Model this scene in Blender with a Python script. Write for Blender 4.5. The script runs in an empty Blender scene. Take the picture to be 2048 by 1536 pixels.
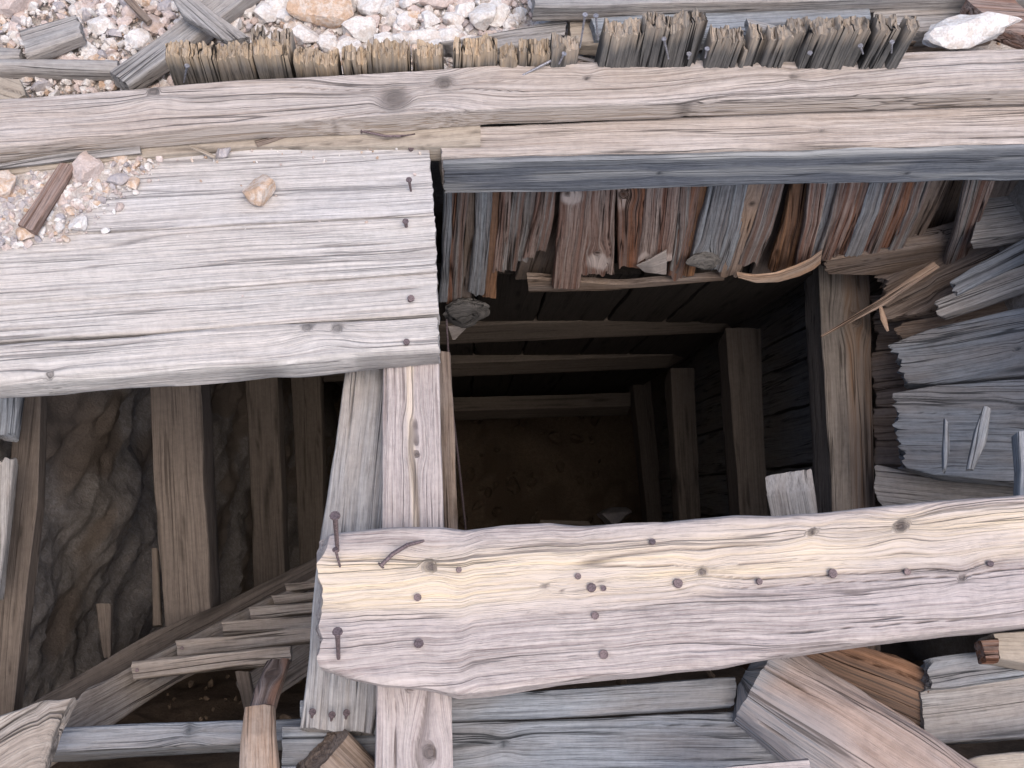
import bpy, math, random
import numpy as np
from mathutils import Vector, Matrix

# ------------------------------------------------------------------ camera
W_PX, H_PX, F = 2048.0, 1536.0, 2000.0
CAM = Vector((0.0, 0.0, 1.75))
dn = Vector((900 - 1024, 1750 - 768, F)).normalized()          # straight down, in camera axes (x right, y down, z forward)
xx = Vector((1.0, -0.05, 0.0)); xx = (xx - dn * xx.dot(dn)).normalized()
up = -dn
yy = up.cross(xx)                                              # camera-space axes are right,down,forward (right handed)
M = Matrix((xx, yy, up))                                       # camera axes -> world
# columns of the camera rotation: right, up, back
R = Matrix((M @ Vector((1, 0, 0)), M @ Vector((0, -1, 0)), M @ Vector((0, 0, -1)))).transposed()
cam_data = bpy.data.cameras.new('camera')
cam = bpy.data.objects.new('camera', cam_data)
bpy.context.scene.collection.objects.link(cam)
cam.matrix_world = Matrix.Translation(CAM) @ R.to_4x4()
cam_data.sensor_fit = 'HORIZONTAL'; cam_data.sensor_width = 36.0
cam_data.lens = 36.0 * F / W_PX
cam_data.clip_start = 0.05; cam_data.clip_end = 500
scn = bpy.context.scene
scn.camera = cam
scn.render.resolution_x = 1024; scn.render.resolution_y = 768

# ------------------------------------------------------------------ light
SUN_EL, SUN_AZ = math.radians(66), math.radians(155)            # azimuth from +Y towards +X
world = bpy.data.worlds.new('World'); scn.world = world; world.use_nodes = True
wn = world.node_tree; bg = wn.nodes['Background']
sky = wn.nodes.new('ShaderNodeTexSky'); sky.sky_type = 'NISHITA'; sky.sun_disc = False
sky.sun_elevation = SUN_EL; sky.sun_rotation = SUN_AZ
sky.air_density = 1.0; sky.dust_density = 3.0; sky.ozone_density = 1.0
wn.links.new(sky.outputs[0], bg.inputs[0]); bg.inputs[1].default_value = 0.15
sl = bpy.data.lights.new('sun', 'SUN'); sl.energy = 1.5; sl.angle = math.radians(60); sl.color = (1.0, 0.88, 0.77)
sun = bpy.data.objects.new('sun', sl); scn.collection.objects.link(sun)
sd = Vector((math.sin(SUN_AZ) * math.cos(SUN_EL), math.cos(SUN_AZ) * math.cos(SUN_EL), math.sin(SUN_EL)))
sun.rotation_euler = sd.to_track_quat('Z', 'Y').to_euler(); sun.location = (0, 0, 6)
scn.view_settings.view_transform = 'Standard'; scn.view_settings.look = 'None'
scn.view_settings.gamma = 1; scn.view_settings.use_curve_mapping = False
scn.view_settings.exposure = 0.62
scn.cycles.max_bounces = 10; scn.cycles.diffuse_bounces = 8

rng = np.random.default_rng(7); random.seed(7)
C = scn.collection

# ------------------------------------------------------------------ placing helpers (pixel of the photo -> point in the world)
def ray(px, py):
    return (M @ Vector((px - 1024, py - 768, F))).normalized()
def Pz(px, py, z):
    d = ray(px, py); return CAM + d * ((z - CAM.z) / d.z)
def Py(px, py, y):
    d = ray(px, py); return CAM + d * (y / d.y)
def Px(px, py, x):
    d = ray(px, py); return CAM + d * (x / d.x)
S = ray(930, 1000); S = S / -S.z                                # the shaft leans: direction per metre of depth

# ------------------------------------------------------------------ numpy noise
def _h(ix, iy, s):
    n = (ix.astype(np.int64) * 374761393 + iy.astype(np.int64) * 668265263 + s * 974634777) & 0xffffffff
    n = ((n ^ (n >> 13)) * 1274126177) & 0xffffffff
    return ((n ^ (n >> 16)) & 0xffff) / 65535.0
def vn(x, y, s=0):
    x = np.asarray(x, float); y = np.asarray(y, float); x, y = np.broadcast_arrays(x, y)
    ix = np.floor(x); iy = np.floor(y); fx = x - ix; fy = y - iy
    fx = fx * fx * (3 - 2 * fx); fy = fy * fy * (3 - 2 * fy)
    a = _h(ix, iy, s); b = _h(ix + 1, iy, s); c = _h(ix, iy + 1, s); d = _h(ix + 1, iy + 1, s)
    return (a + (b - a) * fx) * (1 - fy) + (c + (d - c) * fx) * fy
def fbm(x, y, s=0, o=3):
    t = 0; a = 1; n = 0
    for k in range(o):
        t = t + a * vn(np.asarray(x) * 2 ** k + 17.3 * k, np.asarray(y) * 2 ** k + 5.1 * k, s + k); n += a; a *= .5
    return t / n
def sst(e0, e1, x):
    t = np.clip((x - e0) / (e1 - e0), 0, 1); return t * t * (3 - 2 * t)

# ------------------------------------------------------------------ materials
def nd(nt, typ, **kw):
    n = nt.nodes.new(typ)
    for k, v in kw.items():
        if k in n.inputs.keys() if isinstance(k, str) else False: n.inputs[k].default_value = v
        else: setattr(n, k, v)
    return n
def ramp(nt, fac, stops):
    r = nt.nodes.new('ShaderNodeValToRGB'); el = r.color_ramp.elements
    while len(el) < len(stops): el.new(0.5)
    for e, (p, c) in zip(el, stops):
        e.position = p; e.color = (c[0], c[1], c[2], 1) if not np.isscalar(c) else (c, c, c, 1)
    nt.links.new(fac, r.inputs[0]); return r.outputs[0]
def mixc(nt, f, a, b, mode='MIX'):
    m = nt.nodes.new('ShaderNodeMix'); m.data_type = 'RGBA'; m.blend_type = mode
    for sock, val in ((m.inputs[0], f), (m.inputs[6], a), (m.inputs[7], b)):
        if isinstance(val, (int, float)): sock.default_value = val
        elif isinstance(val, (tuple, list)): sock.default_value = (val[0], val[1], val[2], 1)
        else: nt.links.new(val, sock)
    return m.outputs[2]
def mth(nt, op, a, b=None, clamp=False):
    m = nt.nodes.new('ShaderNodeMath'); m.operation = op; m.use_clamp = clamp
    for i, v in enumerate((a, b)):
        if v is None: continue
        if isinstance(v, (int, float)): m.inputs[i].default_value = v
        else: nt.links.new(v, m.inputs[i])
    return m.outputs[0]
def noise(nt, vec, sc, scale=1.0, detail=3, rough=.55, dist=0.0):
    mp = nt.nodes.new('ShaderNodeMapping'); mp.inputs['Scale'].default_value = sc
    nt.links.new(vec, mp.inputs[0])
    n = nt.nodes.new('ShaderNodeTexNoise'); n.inputs['Scale'].default_value = scale
    n.inputs['Detail'].default_value = detail; n.inputs['Roughness'].default_value = rough; n.inputs['Distortion'].default_value = dist
    nt.links.new(mp.outputs[0], n.inputs[0]); return n.outputs[0]

def wood(name, base, light, dark, patch=None, patch_amt=.5, ridge=1.0, crack=.7, tint=None, bump=.55, fl=1.0, ps=(3.0, 16, 16), fine=1.0, cf=.85):
    """Weathered timber. Reads the point attribute 'grain' (metres along, across the bent grain, through)."""
    m = bpy.data.materials.new(name); m.use_nodes = True; nt = m.node_tree
    b = nt.nodes['Principled BSDF']; b.inputs['Roughness'].default_value = .9; b.inputs['Specular IOR Level'].default_value = .15
    at = nt.nodes.new('ShaderNodeAttribute'); at.attribute_name = 'grain'; v = at.outputs['Vector']
    ak = nt.nodes.new('ShaderNodeAttribute'); ak.attribute_name = 'knot'
    ac = nt.nodes.new('ShaderNodeAttribute'); ac.attribute_name = 'crack'
    at2 = nt.nodes.new('ShaderNodeAttribute'); at2.attribute_name = 'tint'
    n1 = noise(nt, v, (2.6, 150 * fine, 150 * fine), 1, 4, .62, .25)                # growth lines
    n2 = noise(nt, v, (9, 520, 520), 1, 2, .6)                  # fibres
    n3 = noise(nt, v, ps, 1, 3, .6)                  # patches
    n4 = noise(nt, v, (1.3, 52, 52), 1, 2, .5)                  # broad bands / checks
    n5 = noise(nt, v, (60, 60, 60), 1, 3, .7)                   # grime
    line = ramp(nt, n1, [(.36, 0), (.50, .62), (.66, 1)])
    col = mixc(nt, line, dark, base)
    fib = ramp(nt, n2, [(.35, 0), (.65, 1)])
    n6 = noise(nt, v, (16, 210 * fine, 210 * fine), 1, 3, .65, .3)            # short dark flecks of open grain
    n7 = noise(nt, v, (5, 85 * fine, 85 * fine), 1, 4, .65, .4)
    fleck = mth(nt, 'MULTIPLY', ramp(nt, n6, [(.28, 1), (.47, 0)]), .75 * fl)
    soft = mth(nt, 'MULTIPLY', ramp(nt, n7, [(.34, 1), (.5, 0)]), .6 * fl)
    col = mixc(nt, fleck, col, dark)
    col = mixc(nt, soft, col, mixc(nt, .5, dark, base))
    col = mixc(nt, mth(nt, 'MULTIPLY', fib, .5), col, light)
    pl = ramp(nt, n3, [(.40, 0), (.62, 1)])
    col = mixc(nt, mth(nt, 'MULTIPLY', pl, patch_amt), col, patch or light)
    g5 = ramp(nt, n5, [(.3, .78), (.6, 1.0)])
    col = mixc(nt, .7, col, g5, 'MULTIPLY')
    if tint: col = mixc(nt, at2.outputs['Fac'], col, mixc(nt, .55, tint, mixc(nt, line, tint, light), 'MIX'))
    ck = ramp(nt, n4, [(.475, 0), (.496, 1), (.510, 1), (.53, 0)])   # thin checks following the grain
    gate = ramp(nt, noise(nt, v, (2.2, 30, 30), 1, 1), [(.48, 0), (.58, 1)])
    ckk = mth(nt, 'MULTIPLY', mth(nt, 'MULTIPLY', ck, gate), crack)
    dk = tuple(c * .28 for c in dark)
    col = mixc(nt, ckk, col, dk)
    col = mixc(nt, mth(nt, 'MULTIPLY', ac.outputs['Fac'], cf), col, dk)
    kn = mth(nt, 'MULTIPLY', ak.outputs['Fac'], .95)
    col = mixc(nt, kn, col, mixc(nt, line, tuple(c * .25 for c in base), tuple(c * .6 for c in dark)))
    nt.links.new(col, b.inputs['Base Color'])
    h = mth(nt, 'ADD', mth(nt, 'MULTIPLY', line, ridge), mth(nt, 'MULTIPLY', n2, .7))
    h = mth(nt, 'SUBTRACT', h, mth(nt, 'MULTIPLY', fleck, 1.0))
    h = mth(nt, 'SUBTRACT', h, mth(nt, 'MULTIPLY', ckk, 2.2))
    h = mth(nt, 'ADD', h, mth(nt, 'MULTIPLY', n5, .5))
    bp = nt.nodes.new('ShaderNodeBump'); bp.inputs['Strength'].default_value = bump * 2; bp.inputs['Distance'].default_value = .0012
    nt.links.new(h, bp.inputs['Height']); nt.links.new(bp.outputs[0], b.inputs['Normal'])
    return m

def stone(name, cols, sc=1.0, bump=.6):
    m = bpy.data.materials.new(name); m.use_nodes = True; nt = m.node_tree
    b = nt.nodes['Principled BSDF']; b.inputs['Roughness'].default_value = .9; b.inputs['Specular IOR Level'].default_value = .2
    tc = nt.nodes.new('ShaderNodeTexCoord'); oi = nt.nodes.new('ShaderNodeAttribute'); oi.attribute_name = 'tone'
    v = tc.outputs['Object']
    n1 = noise(nt, v, (1, 1, 1), 55 * sc, 5, .68, .6); n2 = noise(nt, v, (1, 1, 1), 160 * sc, 4, .7)
    a = mixc(nt, ramp(nt, n1, [(.42, 0), (.6, 1)]), cols[0], cols[1])
    a = mixc(nt, ramp(nt, oi.outputs['Fac'], [(0, 0), (.6, 0), (1, 1)]), a, cols[2])
    a = mixc(nt, .8, a, ramp(nt, n2, [(.3, .62), (.62, 1.0)]), 'MULTIPLY')
    nt.links.new(a, b.inputs['Base Color'])
    bp = nt.nodes.new('ShaderNodeBump'); bp.inputs['Strength'].default_value = bump; bp.inputs['Distance'].default_value = .005
    nt.links.new(mth(nt, 'ADD', n1, mth(nt, 'MULTIPLY', n2, .6)), bp.inputs['Height']); nt.links.new(bp.outputs[0], b.inputs['Normal'])
    return m

WD = {
 'bleached': wood('bleached_wood', (.585, .55, .52), (.68, .65, .625), (.30, .275, .265), (.56, .50, .46), .4, .9, .55, fl=.6, fine=1.5, cf=.55, tint=(.33, .265, .205)),
 'bleached_b': wood('bleached_bluish_wood', (.575, .55, .54), (.68, .66, .65), (.31, .29, .29), (.55, .50, .46), .4, .9, .45, fl=.55, fine=1.6, cf=.5, tint=(.42, .34, .27)),
 'cream': wood('cream_wood', (.52, .455, .425), (.61, .555, .53), (.24, .19, .18), (.48, .42, .415), .5, .9, .6, fine=1.3, cf=.75, fl=1.0, tint=(.68, .55, .39)),
 'tan': wood('tan_wood', (.42, .36, .295), (.50, .44, .37), (.26, .22, .185), (.35, .30, .25), .5, .4, .3, fl=.5),
 'slate': wood('shaded_face_wood', (.18, .193, .215), (.27, .28, .295), (.085, .092, .11), (.12, .13, .158), .7, .8, .6, fl=.9, tint=(.30, .30, .30)),  # bluish shade of a front face put into the wood colour
 'grey': wood('grey_wood', (.36, .35, .345), (.48, .47, .465), (.15, .14, .14), (.38, .335, .30), .55, 1, .8),
 'bluegrey': wood('bluegrey_wood', (.27, .295, .33), (.41, .44, .48), (.10, .11, .125), (.27, .25, .24), .6, 1, .8),
 'brown': wood('brown_wood', (.24, .175, .13), (.35, .28, .23), (.085, .055, .04), (.29, .25, .23), .5, 1.2, .8),
 'hpink': wood('hanging_pink_wood', (.40, .305, .26), (.60, .51, .465), (.075, .04, .03), (.20, .09, .06), .85, 1.5, .9, tint=(.58, .49, .45), ps=(.8, 60, 60)),
 'rust': wood('rust_wood', (.27, .10, .045), (.46, .25, .16), (.05, .022, .014), (.23, .20, .19), .7, 1.3, .9, ps=(.8, 75, 75), tint=(.55, .45, .40)),
 'orange': wood('orange_wood', (.42, .20, .09), (.54, .33, .20), (.10, .045, .027), (.20, .13, .10), .7, 1.1, .8, ps=(.8, 60, 60)),
 'pinkbrown': wood('pinkbrown_wood', (.36, .28, .25), (.50, .42, .385), (.10, .06, .045), (.22, .12, .085), .8, 1.4, .8, ps=(.8, 60, 60), tint=(.58, .49, .45)),
 'warm': wood('warm_wood', (.36, .27, .22), (.50, .40, .335), (.14, .10, .08), (.45, .29, .18), .5, 1.0, .9, tint=(.17, .085, .05)),
 'hgrey': wood('hanging_grey_wood', (.33, .32, .31), (.54, .53, .515), (.06, .05, .045), (.21, .11, .075), .75, 1.3, .9, ps=(.8, 70, 70)),
 'hblue': wood('hanging_blue_wood', (.34, .36, .385), (.55, .575, .60), (.07, .07, .075), (.22, .19, .18), .6, 1.2, .8, ps=(.8, 60, 60)),
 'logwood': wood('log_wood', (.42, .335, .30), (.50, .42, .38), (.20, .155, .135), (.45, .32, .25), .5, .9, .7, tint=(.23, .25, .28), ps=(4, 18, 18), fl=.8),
 'charred': wood('rust_stained_wood', (.34, .185, .11), (.44, .27, .18), (.12, .055, .03), (.28, .17, .12), .5, 1.1, .9, tint=(.10, .08, .07), ps=(3, 25, 25)),
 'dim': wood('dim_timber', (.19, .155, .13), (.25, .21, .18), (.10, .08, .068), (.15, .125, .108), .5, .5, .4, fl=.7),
 'deep': wood('deep_shaded_timber', (.15, .122, .10), (.19, .16, .135), (.09, .072, .06), (.12, .10, .085), .5, .5, .4, fl=.7),  # darker copy of the dim timber, paints the loss of light with depth
 'toptan': wood('top_plank_wood', (.55, .49, .455), (.66, .61, .585), (.24, .205, .19), (.43, .355, .305), .6, 1, .7, tint=(.31, .245, .19), ps=(2.2, 22, 22), fl=.75, fine=1.35, cf=.7),
 'post': wood('knotted_post_wood', (.235, .205, .18), (.32, .29, .26), (.10, .08, .068), (.17, .15, .135), .5, .8, .7, tint=(.20, .115, .065)),
 'shaded': wood('shaded_lining_wood', (.07, .058, .05), (.09, .077, .067), (.04, .034, .03), (.055, .047, .04), .5, .5, .4),  # near-black colour paints the missing light on the far lining
 'rail': wood('ladder_wood', (.43, .375, .33), (.54, .49, .44), (.15, .12, .10), (.32, .26, .215), .5, .9, .8),
 'torn': wood('torn_wood', (.235, .21, .185), (.33, .295, .26), (.05, .045, .04), (.16, .145, .13), .4, 1.5, 1.0, tint=(.56, .42, .28)),
 'torn_dark': wood('torn_dark_wood', (.17, .16, .15), (.27, .255, .23), (.045, .043, .045), (.13, .125, .125), .5, 1.5, 1.0, tint=(.48, .385, .30)),
 'fresh': wood('fresh_wood', (.56, .43, .34), (.64, .53, .44), (.33, .22, .16), (.58, .33, .18), .5, .6, .5),
 'pale': wood('pale_wood', (.54, .50, .47), (.62, .58, .55), (.35, .30, .27), (.45, .38, .34), .4, .5, .4),
}
ROCK = {
 'white': stone('white_rock', ((.76, .745, .735), (.64, .58, .54), (.46, .30, .19))),
 'pink': stone('pink_rock', ((.64, .55, .52), (.54, .44, .40), (.46, .34, .27))),
 'orange': stone('orange_rock', ((.56, .40, .29), (.66, .58, .52), (.40, .20, .09))),
 'grey': stone('grey_rock', ((.40, .38, .40), (.50, .45, .44), (.27, .20, .18))),
 'dirt': stone('pink_dirt', ((.47, .415, .385), (.57, .54, .51), (.46, .40, .365)), 1.4, .8),
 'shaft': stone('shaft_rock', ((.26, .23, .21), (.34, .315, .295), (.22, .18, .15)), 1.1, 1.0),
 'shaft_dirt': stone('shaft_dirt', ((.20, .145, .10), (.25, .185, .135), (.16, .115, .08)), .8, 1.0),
}
def metal(name, c, rough=.6, met=.5):
    m = bpy.data.materials.new(name); m.use_nodes = True; nt = m.node_tree; b = nt.nodes['Principled BSDF']
    tc = nt.nodes.new('ShaderNodeTexCoord')
    n = noise(nt, tc.outputs['Object'], (1, 1, 1), 300, 3)
    col = mixc(nt, ramp(nt, n, [(.4, 0), (.6, 1)]), c, tuple(x * .55 for x in c)); nt.links.new(col, b.inputs['Base Color'])
    b.inputs['Roughness'].default_value = rough; b.inputs['Metallic'].default_value = met
    return m
NAIL = metal('rusty_nail_metal', (.20, .15, .155)); NAILB = metal('pale_nail_metal', (.36, .36, .40))

# ------------------------------------------------------------------ object helpers
def setp(o, label=None, cat=None, group=None, kind=None):
    if label: o['label'] = label
    if cat: o['category'] = cat
    if group: o['group'] = group
    if kind: o['kind'] = kind
    return o
def link(name, me, mat, parent=None, mw=None):
    o = bpy.data.objects.new(name, me); C.objects.link(o)
    if mat is not None: me.materials.append(mat)
    if mw is not None: o.matrix_world = mw
    if parent is not None:
        o.parent = parent; o.matrix_parent_inverse = WM[parent.name].inverted() if parent.name in WM else Matrix()
    WM[o.name] = mw.copy() if mw is not None else Matrix()
    return o
WM = {}
def empty(name, loc, label, cat, group=None):
    o = bpy.data.objects.new(name, None); C.objects.link(o); o.location = loc; o.empty_display_size = .05
    WM[o.name] = Matrix.Translation(loc); return setp(o, label, cat, group)
def mesh_np(name, co, faces, attrs=None, smooth=True, sharp=None):
    me = bpy.data.meshes.new(name)
    co = np.asarray(co, np.float32); faces = np.asarray(faces, np.int32); k = faces.shape[1]
    me.vertices.add(len(co)); me.vertices.foreach_set('co', co.ravel())
    me.loops.add(faces.size); me.loops.foreach_set('vertex_index', faces.ravel())
    me.polygons.add(len(faces)); me.polygons.foreach_set('loop_start', np.arange(0, faces.size, k, dtype=np.int32))
    me.polygons.foreach_set('use_smooth', np.full(len(faces), smooth))
    me.update(calc_edges=True); me.validate()
    for n, (t, a) in (attrs or {}).items():
        at = me.attributes.new(n, t, 'POINT')
        at.data.foreach_set('vector' if t == 'FLOAT_VECTOR' else 'value', np.asarray(a, np.float32).ravel())
    if sharp: me.set_sharp_from_angle(angle=math.radians(sharp))
    return me
def resample(pts, n):
    p = np.array([tuple(q) for q in pts], float)
    if len(p) == 1: return np.repeat(p, n, 0)
    d = np.r_[0, np.cumsum(np.linalg.norm(np.diff(p, axis=0), axis=1))]; t = np.linspace(0, d[-1], n)
    return np.stack([np.interp(t, d, p[:, k]) for k in range(3)], 1)

SEED = [100]
def board(name, left, right, th, mat, parent=None, down=(0, 0, -1), res=.004, lres=.012, knots=(), wav=.006, amp=.0008,
          crk=.0035, cden=1.0, edge=.0025, r=.004, end=(.003, .003), endf=90., tintf=None, bow=None, round_=None, warp=0.0, straight=True, zs=1.0, notch=0.0):
    """A real timber: top face between the edges left(u) and right(u), thickness th along down; grain, checks, worn edges are geometry."""
    SEED[0] += 7; s = SEED[0]
    left = [Vector(p) for p in left]; right = [Vector(p) for p in right]
    L = max(sum((left[i + 1] - left[i]).length for i in range(len(left) - 1)), 1e-3)
    Wd = .5 * ((left[0] - right[0]).length + (left[-1] - right[-1]).length)
    nu = int(min(max(L / lres, 6), 260)); nv = int(min(max(Wd / res, 5), 130)); nw = 3 if th < .03 else 5
    u = np.linspace(0, 1, nu + 1); v = np.linspace(0, 1, nv + 1); w = np.linspace(0, 1, nw + 1)
    e = min(.12, .5 * r / max(Wd, 1e-4)) if Wd else .02
    v[1:-1] = e + (1 - 2 * e) * np.linspace(0, 1, nv - 1)
    if nw > 1: w[1] = min(.2, r / th)
    lp = resample(left, nu + 1); rp = resample(right, nu + 1)
    D = Vector(down).normalized(); o = (sum(left, Vector()) / len(left) + sum(right, Vector()) / len(right)) / 2
    ex = ((left[-1] + right[-1]) - (left[0] + right[0])).normalized()
    ez = -D; ey = ez.cross(ex).normalized(); ex = ey.cross(ez).normalized()
    # hull of the (nu,nv,nw) lattice
    idx = -np.ones((nu + 1, nv + 1, nw + 1), np.int64)
    hull = np.zeros_like(idx, bool)
    hull[0] = hull[-1] = True; hull[:, 0] = hull[:, -1] = True; hull[:, :, 0] = hull[:, :, -1] = True
    I, J, K = np.nonzero(hull); idx[I, J, K] = np.arange(len(I))
    U, V, Wt = u[I], v[J], w[K]
    wid = np.linalg.norm(lp - rp, axis=1)[I]
    X = U * L; Y = (V - .5) * wid; Z = Wt * th
    Yg = Y
    if straight:
        bp_ = lp[I] + (rp[I] - lp[I]) * V[:, None]; Yg = (bp_ - np.array(o)) @ np.array(ey)
    g = Yg + wav * (fbm(X * 2.2, Y * 3, s) - .5) * 2 + wav * .25 * (fbm(X * 14, Y * 25, s + 3) - .5)
    knot = np.zeros(len(I))
    for (ku, kv, kr) in knots:
        dx = X - ku * L; dy = Y - (kv - .5) * np.interp(ku, u, np.linalg.norm(lp - rp, axis=1))
        G = np.exp(-(dx / (4 * kr)) ** 2 - (dy / (3.0 * kr)) ** 2)
        rho = np.sqrt(dx ** 2 + (dy * 1.15) ** 2)
        g = g - dy * G * .8
        kk = np.exp(-(rho / kr) ** 4); g = g * (1 - kk) + rho * .9 * kk
        knot = np.maximum(knot, kk * np.exp(-Z / .02))
    grid = fbm(X * 1.4, g * 170, s + 11, 2) - .5
    n4 = vn(X * 1.1 + 3, g * 42 * cden, s + 20)
    gate = sst(.45, .62, vn(X * 2.0, g * 22, s + 23))
    cr = (1 - sst(.0, .05, np.abs(n4 - .5))) * gate
    top = amp * 2 * grid + amp * 1.5 * (fbm(X * 12, Y * 40, s + 31) - .5) - crk * cr - .002 * knot
    dtop = -top * (1 - 2 * Wt)
    # worn long edges
    dE = np.minimum(V, 1 - V) * wid
    rr = r * (.6 + .9 * vn(X * 9, V * 0, s + 41 + (0)))
    q = np.clip(1 - dE / np.maximum(rr, 1e-5), 0, 1)
    dtop += rr * (1 - np.sqrt(np.clip(1 - q * q, 0, 1))) * .8 * (1 - 2 * np.clip(Wt, 0, 1))
    sl_ = np.where(V < .5, 1, 0)
    en = edge * 2 * (fbm(X * 7, Z * 20 + 9 * sl_, s + 51 , 4) - .5) + edge * .8 * (fbm(X * 3, Z * 260 + 50 * sl_, s + 57) - .5)
    sides = (2 * V - 1) ** 3 * en
    # ends: torn fibres
    fr = fbm(g * endf, Z * endf * .8 + 3, s + 61, 3); fr2 = vn(g * endf * .25, Z * 10, s + 67)
    e0 = end[0] * (1.3 * fr + fr2 * .9 - .2); e1 = end[1] * (1.3 * fr + fr2 * .9 - .2) + 0
    if end[1]: e1 = end[1] * (1.3 * fbm(g * endf + 40, Z * endf * .8, s + 71, 3) + .9 * vn(g * endf * .25 + 7, Z * 10, s + 73) - .2)
    e0 = e0 + notch * cr * (.4 + vn(g * 300, Z * 0, s + 79))
    Xn = e0 + U * (L - e0 - e1); Un = np.clip(Xn / L, -.05, 1.0)
    def at(P):
        return np.stack([np.interp(Un, u, P[:, k]) for k in range(3)], 1)
    lpi, rpi = at(lp), at(rp)
    wv = rpi - lpi; wl = np.linalg.norm(wv, axis=1, keepdims=True); wdn = wv / np.maximum(wl, 1e-6)
    pos = lpi + wv * V[:, None] + wdn * sides[:, None]
    if round_ is not None:                                     # rounded back: thickness profile across the width
        Dn = np.array(D); hump = round_ * (1 - (2 * V - 1) ** 2); pos -= Dn * (hump * (1 - 2 * Wt))[:, None]
    pos = pos + np.array(D) * (Wt * th + dtop)[:, None]
    if bow is not None: pos = pos + np.array(D) * bow(U, V)[:, None]
    if warp: pos = pos + np.array(D) * (warp * (fbm(X * 2.5, Y * 4, s + 81) - .5))[:, None]
    Mw = np.array((ex, ey, ez)); loc = (pos - np.array(o)) @ Mw.T
    off = (s * .731) % 11
    grain = np.stack([X + off, g + off * .3, Z * zs + off * .1], 1)
    tint = tintf(U, V, X, g, Wt) if tintf else np.zeros(len(I))
    F_ = []
    def quads(A):  # A : 2d index array
        return np.stack([A[:-1, :-1], A[1:, :-1], A[1:, 1:], A[:-1, 1:]], -1).reshape(-1, 4)
    F_.append(quads(idx[:, :, 0])); F_.append(quads(idx[:, :, -1])[:, ::-1])
    F_.append(quads(idx[:, 0, :])[:, ::-1]); F_.append(quads(idx[:, -1, :]))
    F_.append(quads(idx[0])); F_.append(quads(idx[-1])[:, ::-1])
    faces = np.concatenate(F_)
    # orient outwards
    a = np.array(ex); flip = np.dot(np.cross(lp[-1] - lp[0], rp[0] - lp[0]), -np.array(D))
    if flip < 0: faces = faces[:, ::-1]
    me = mesh_np(name, loc, faces, {'grain': ('FLOAT_VECTOR', grain), 'knot': ('FLOAT', knot), 'crack': ('FLOAT', cr * .8), 'tint': ('FLOAT', tint)}, True, 42)
    mw = Matrix.Translation(o) @ Matrix((ex, ey, ez)).transposed().to_4x4()
    return link(name, me, WD[mat] if isinstance(mat, str) else mat, parent, mw)

def beamz(name, pl, pr, z, th, mat, z1=None, **kw):
    """left/right edges as photo pixels on the level z (z1 at the far end)"""
    def f(ps):
        n = len(ps); return [Pz(p[0], p[1], z if z1 is None else z + (z1 - z) * (i / max(n - 1, 1))) for i, p in enumerate(ps)]
    return board(name, f(pl), f(pr), th, mat, **kw)

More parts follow.
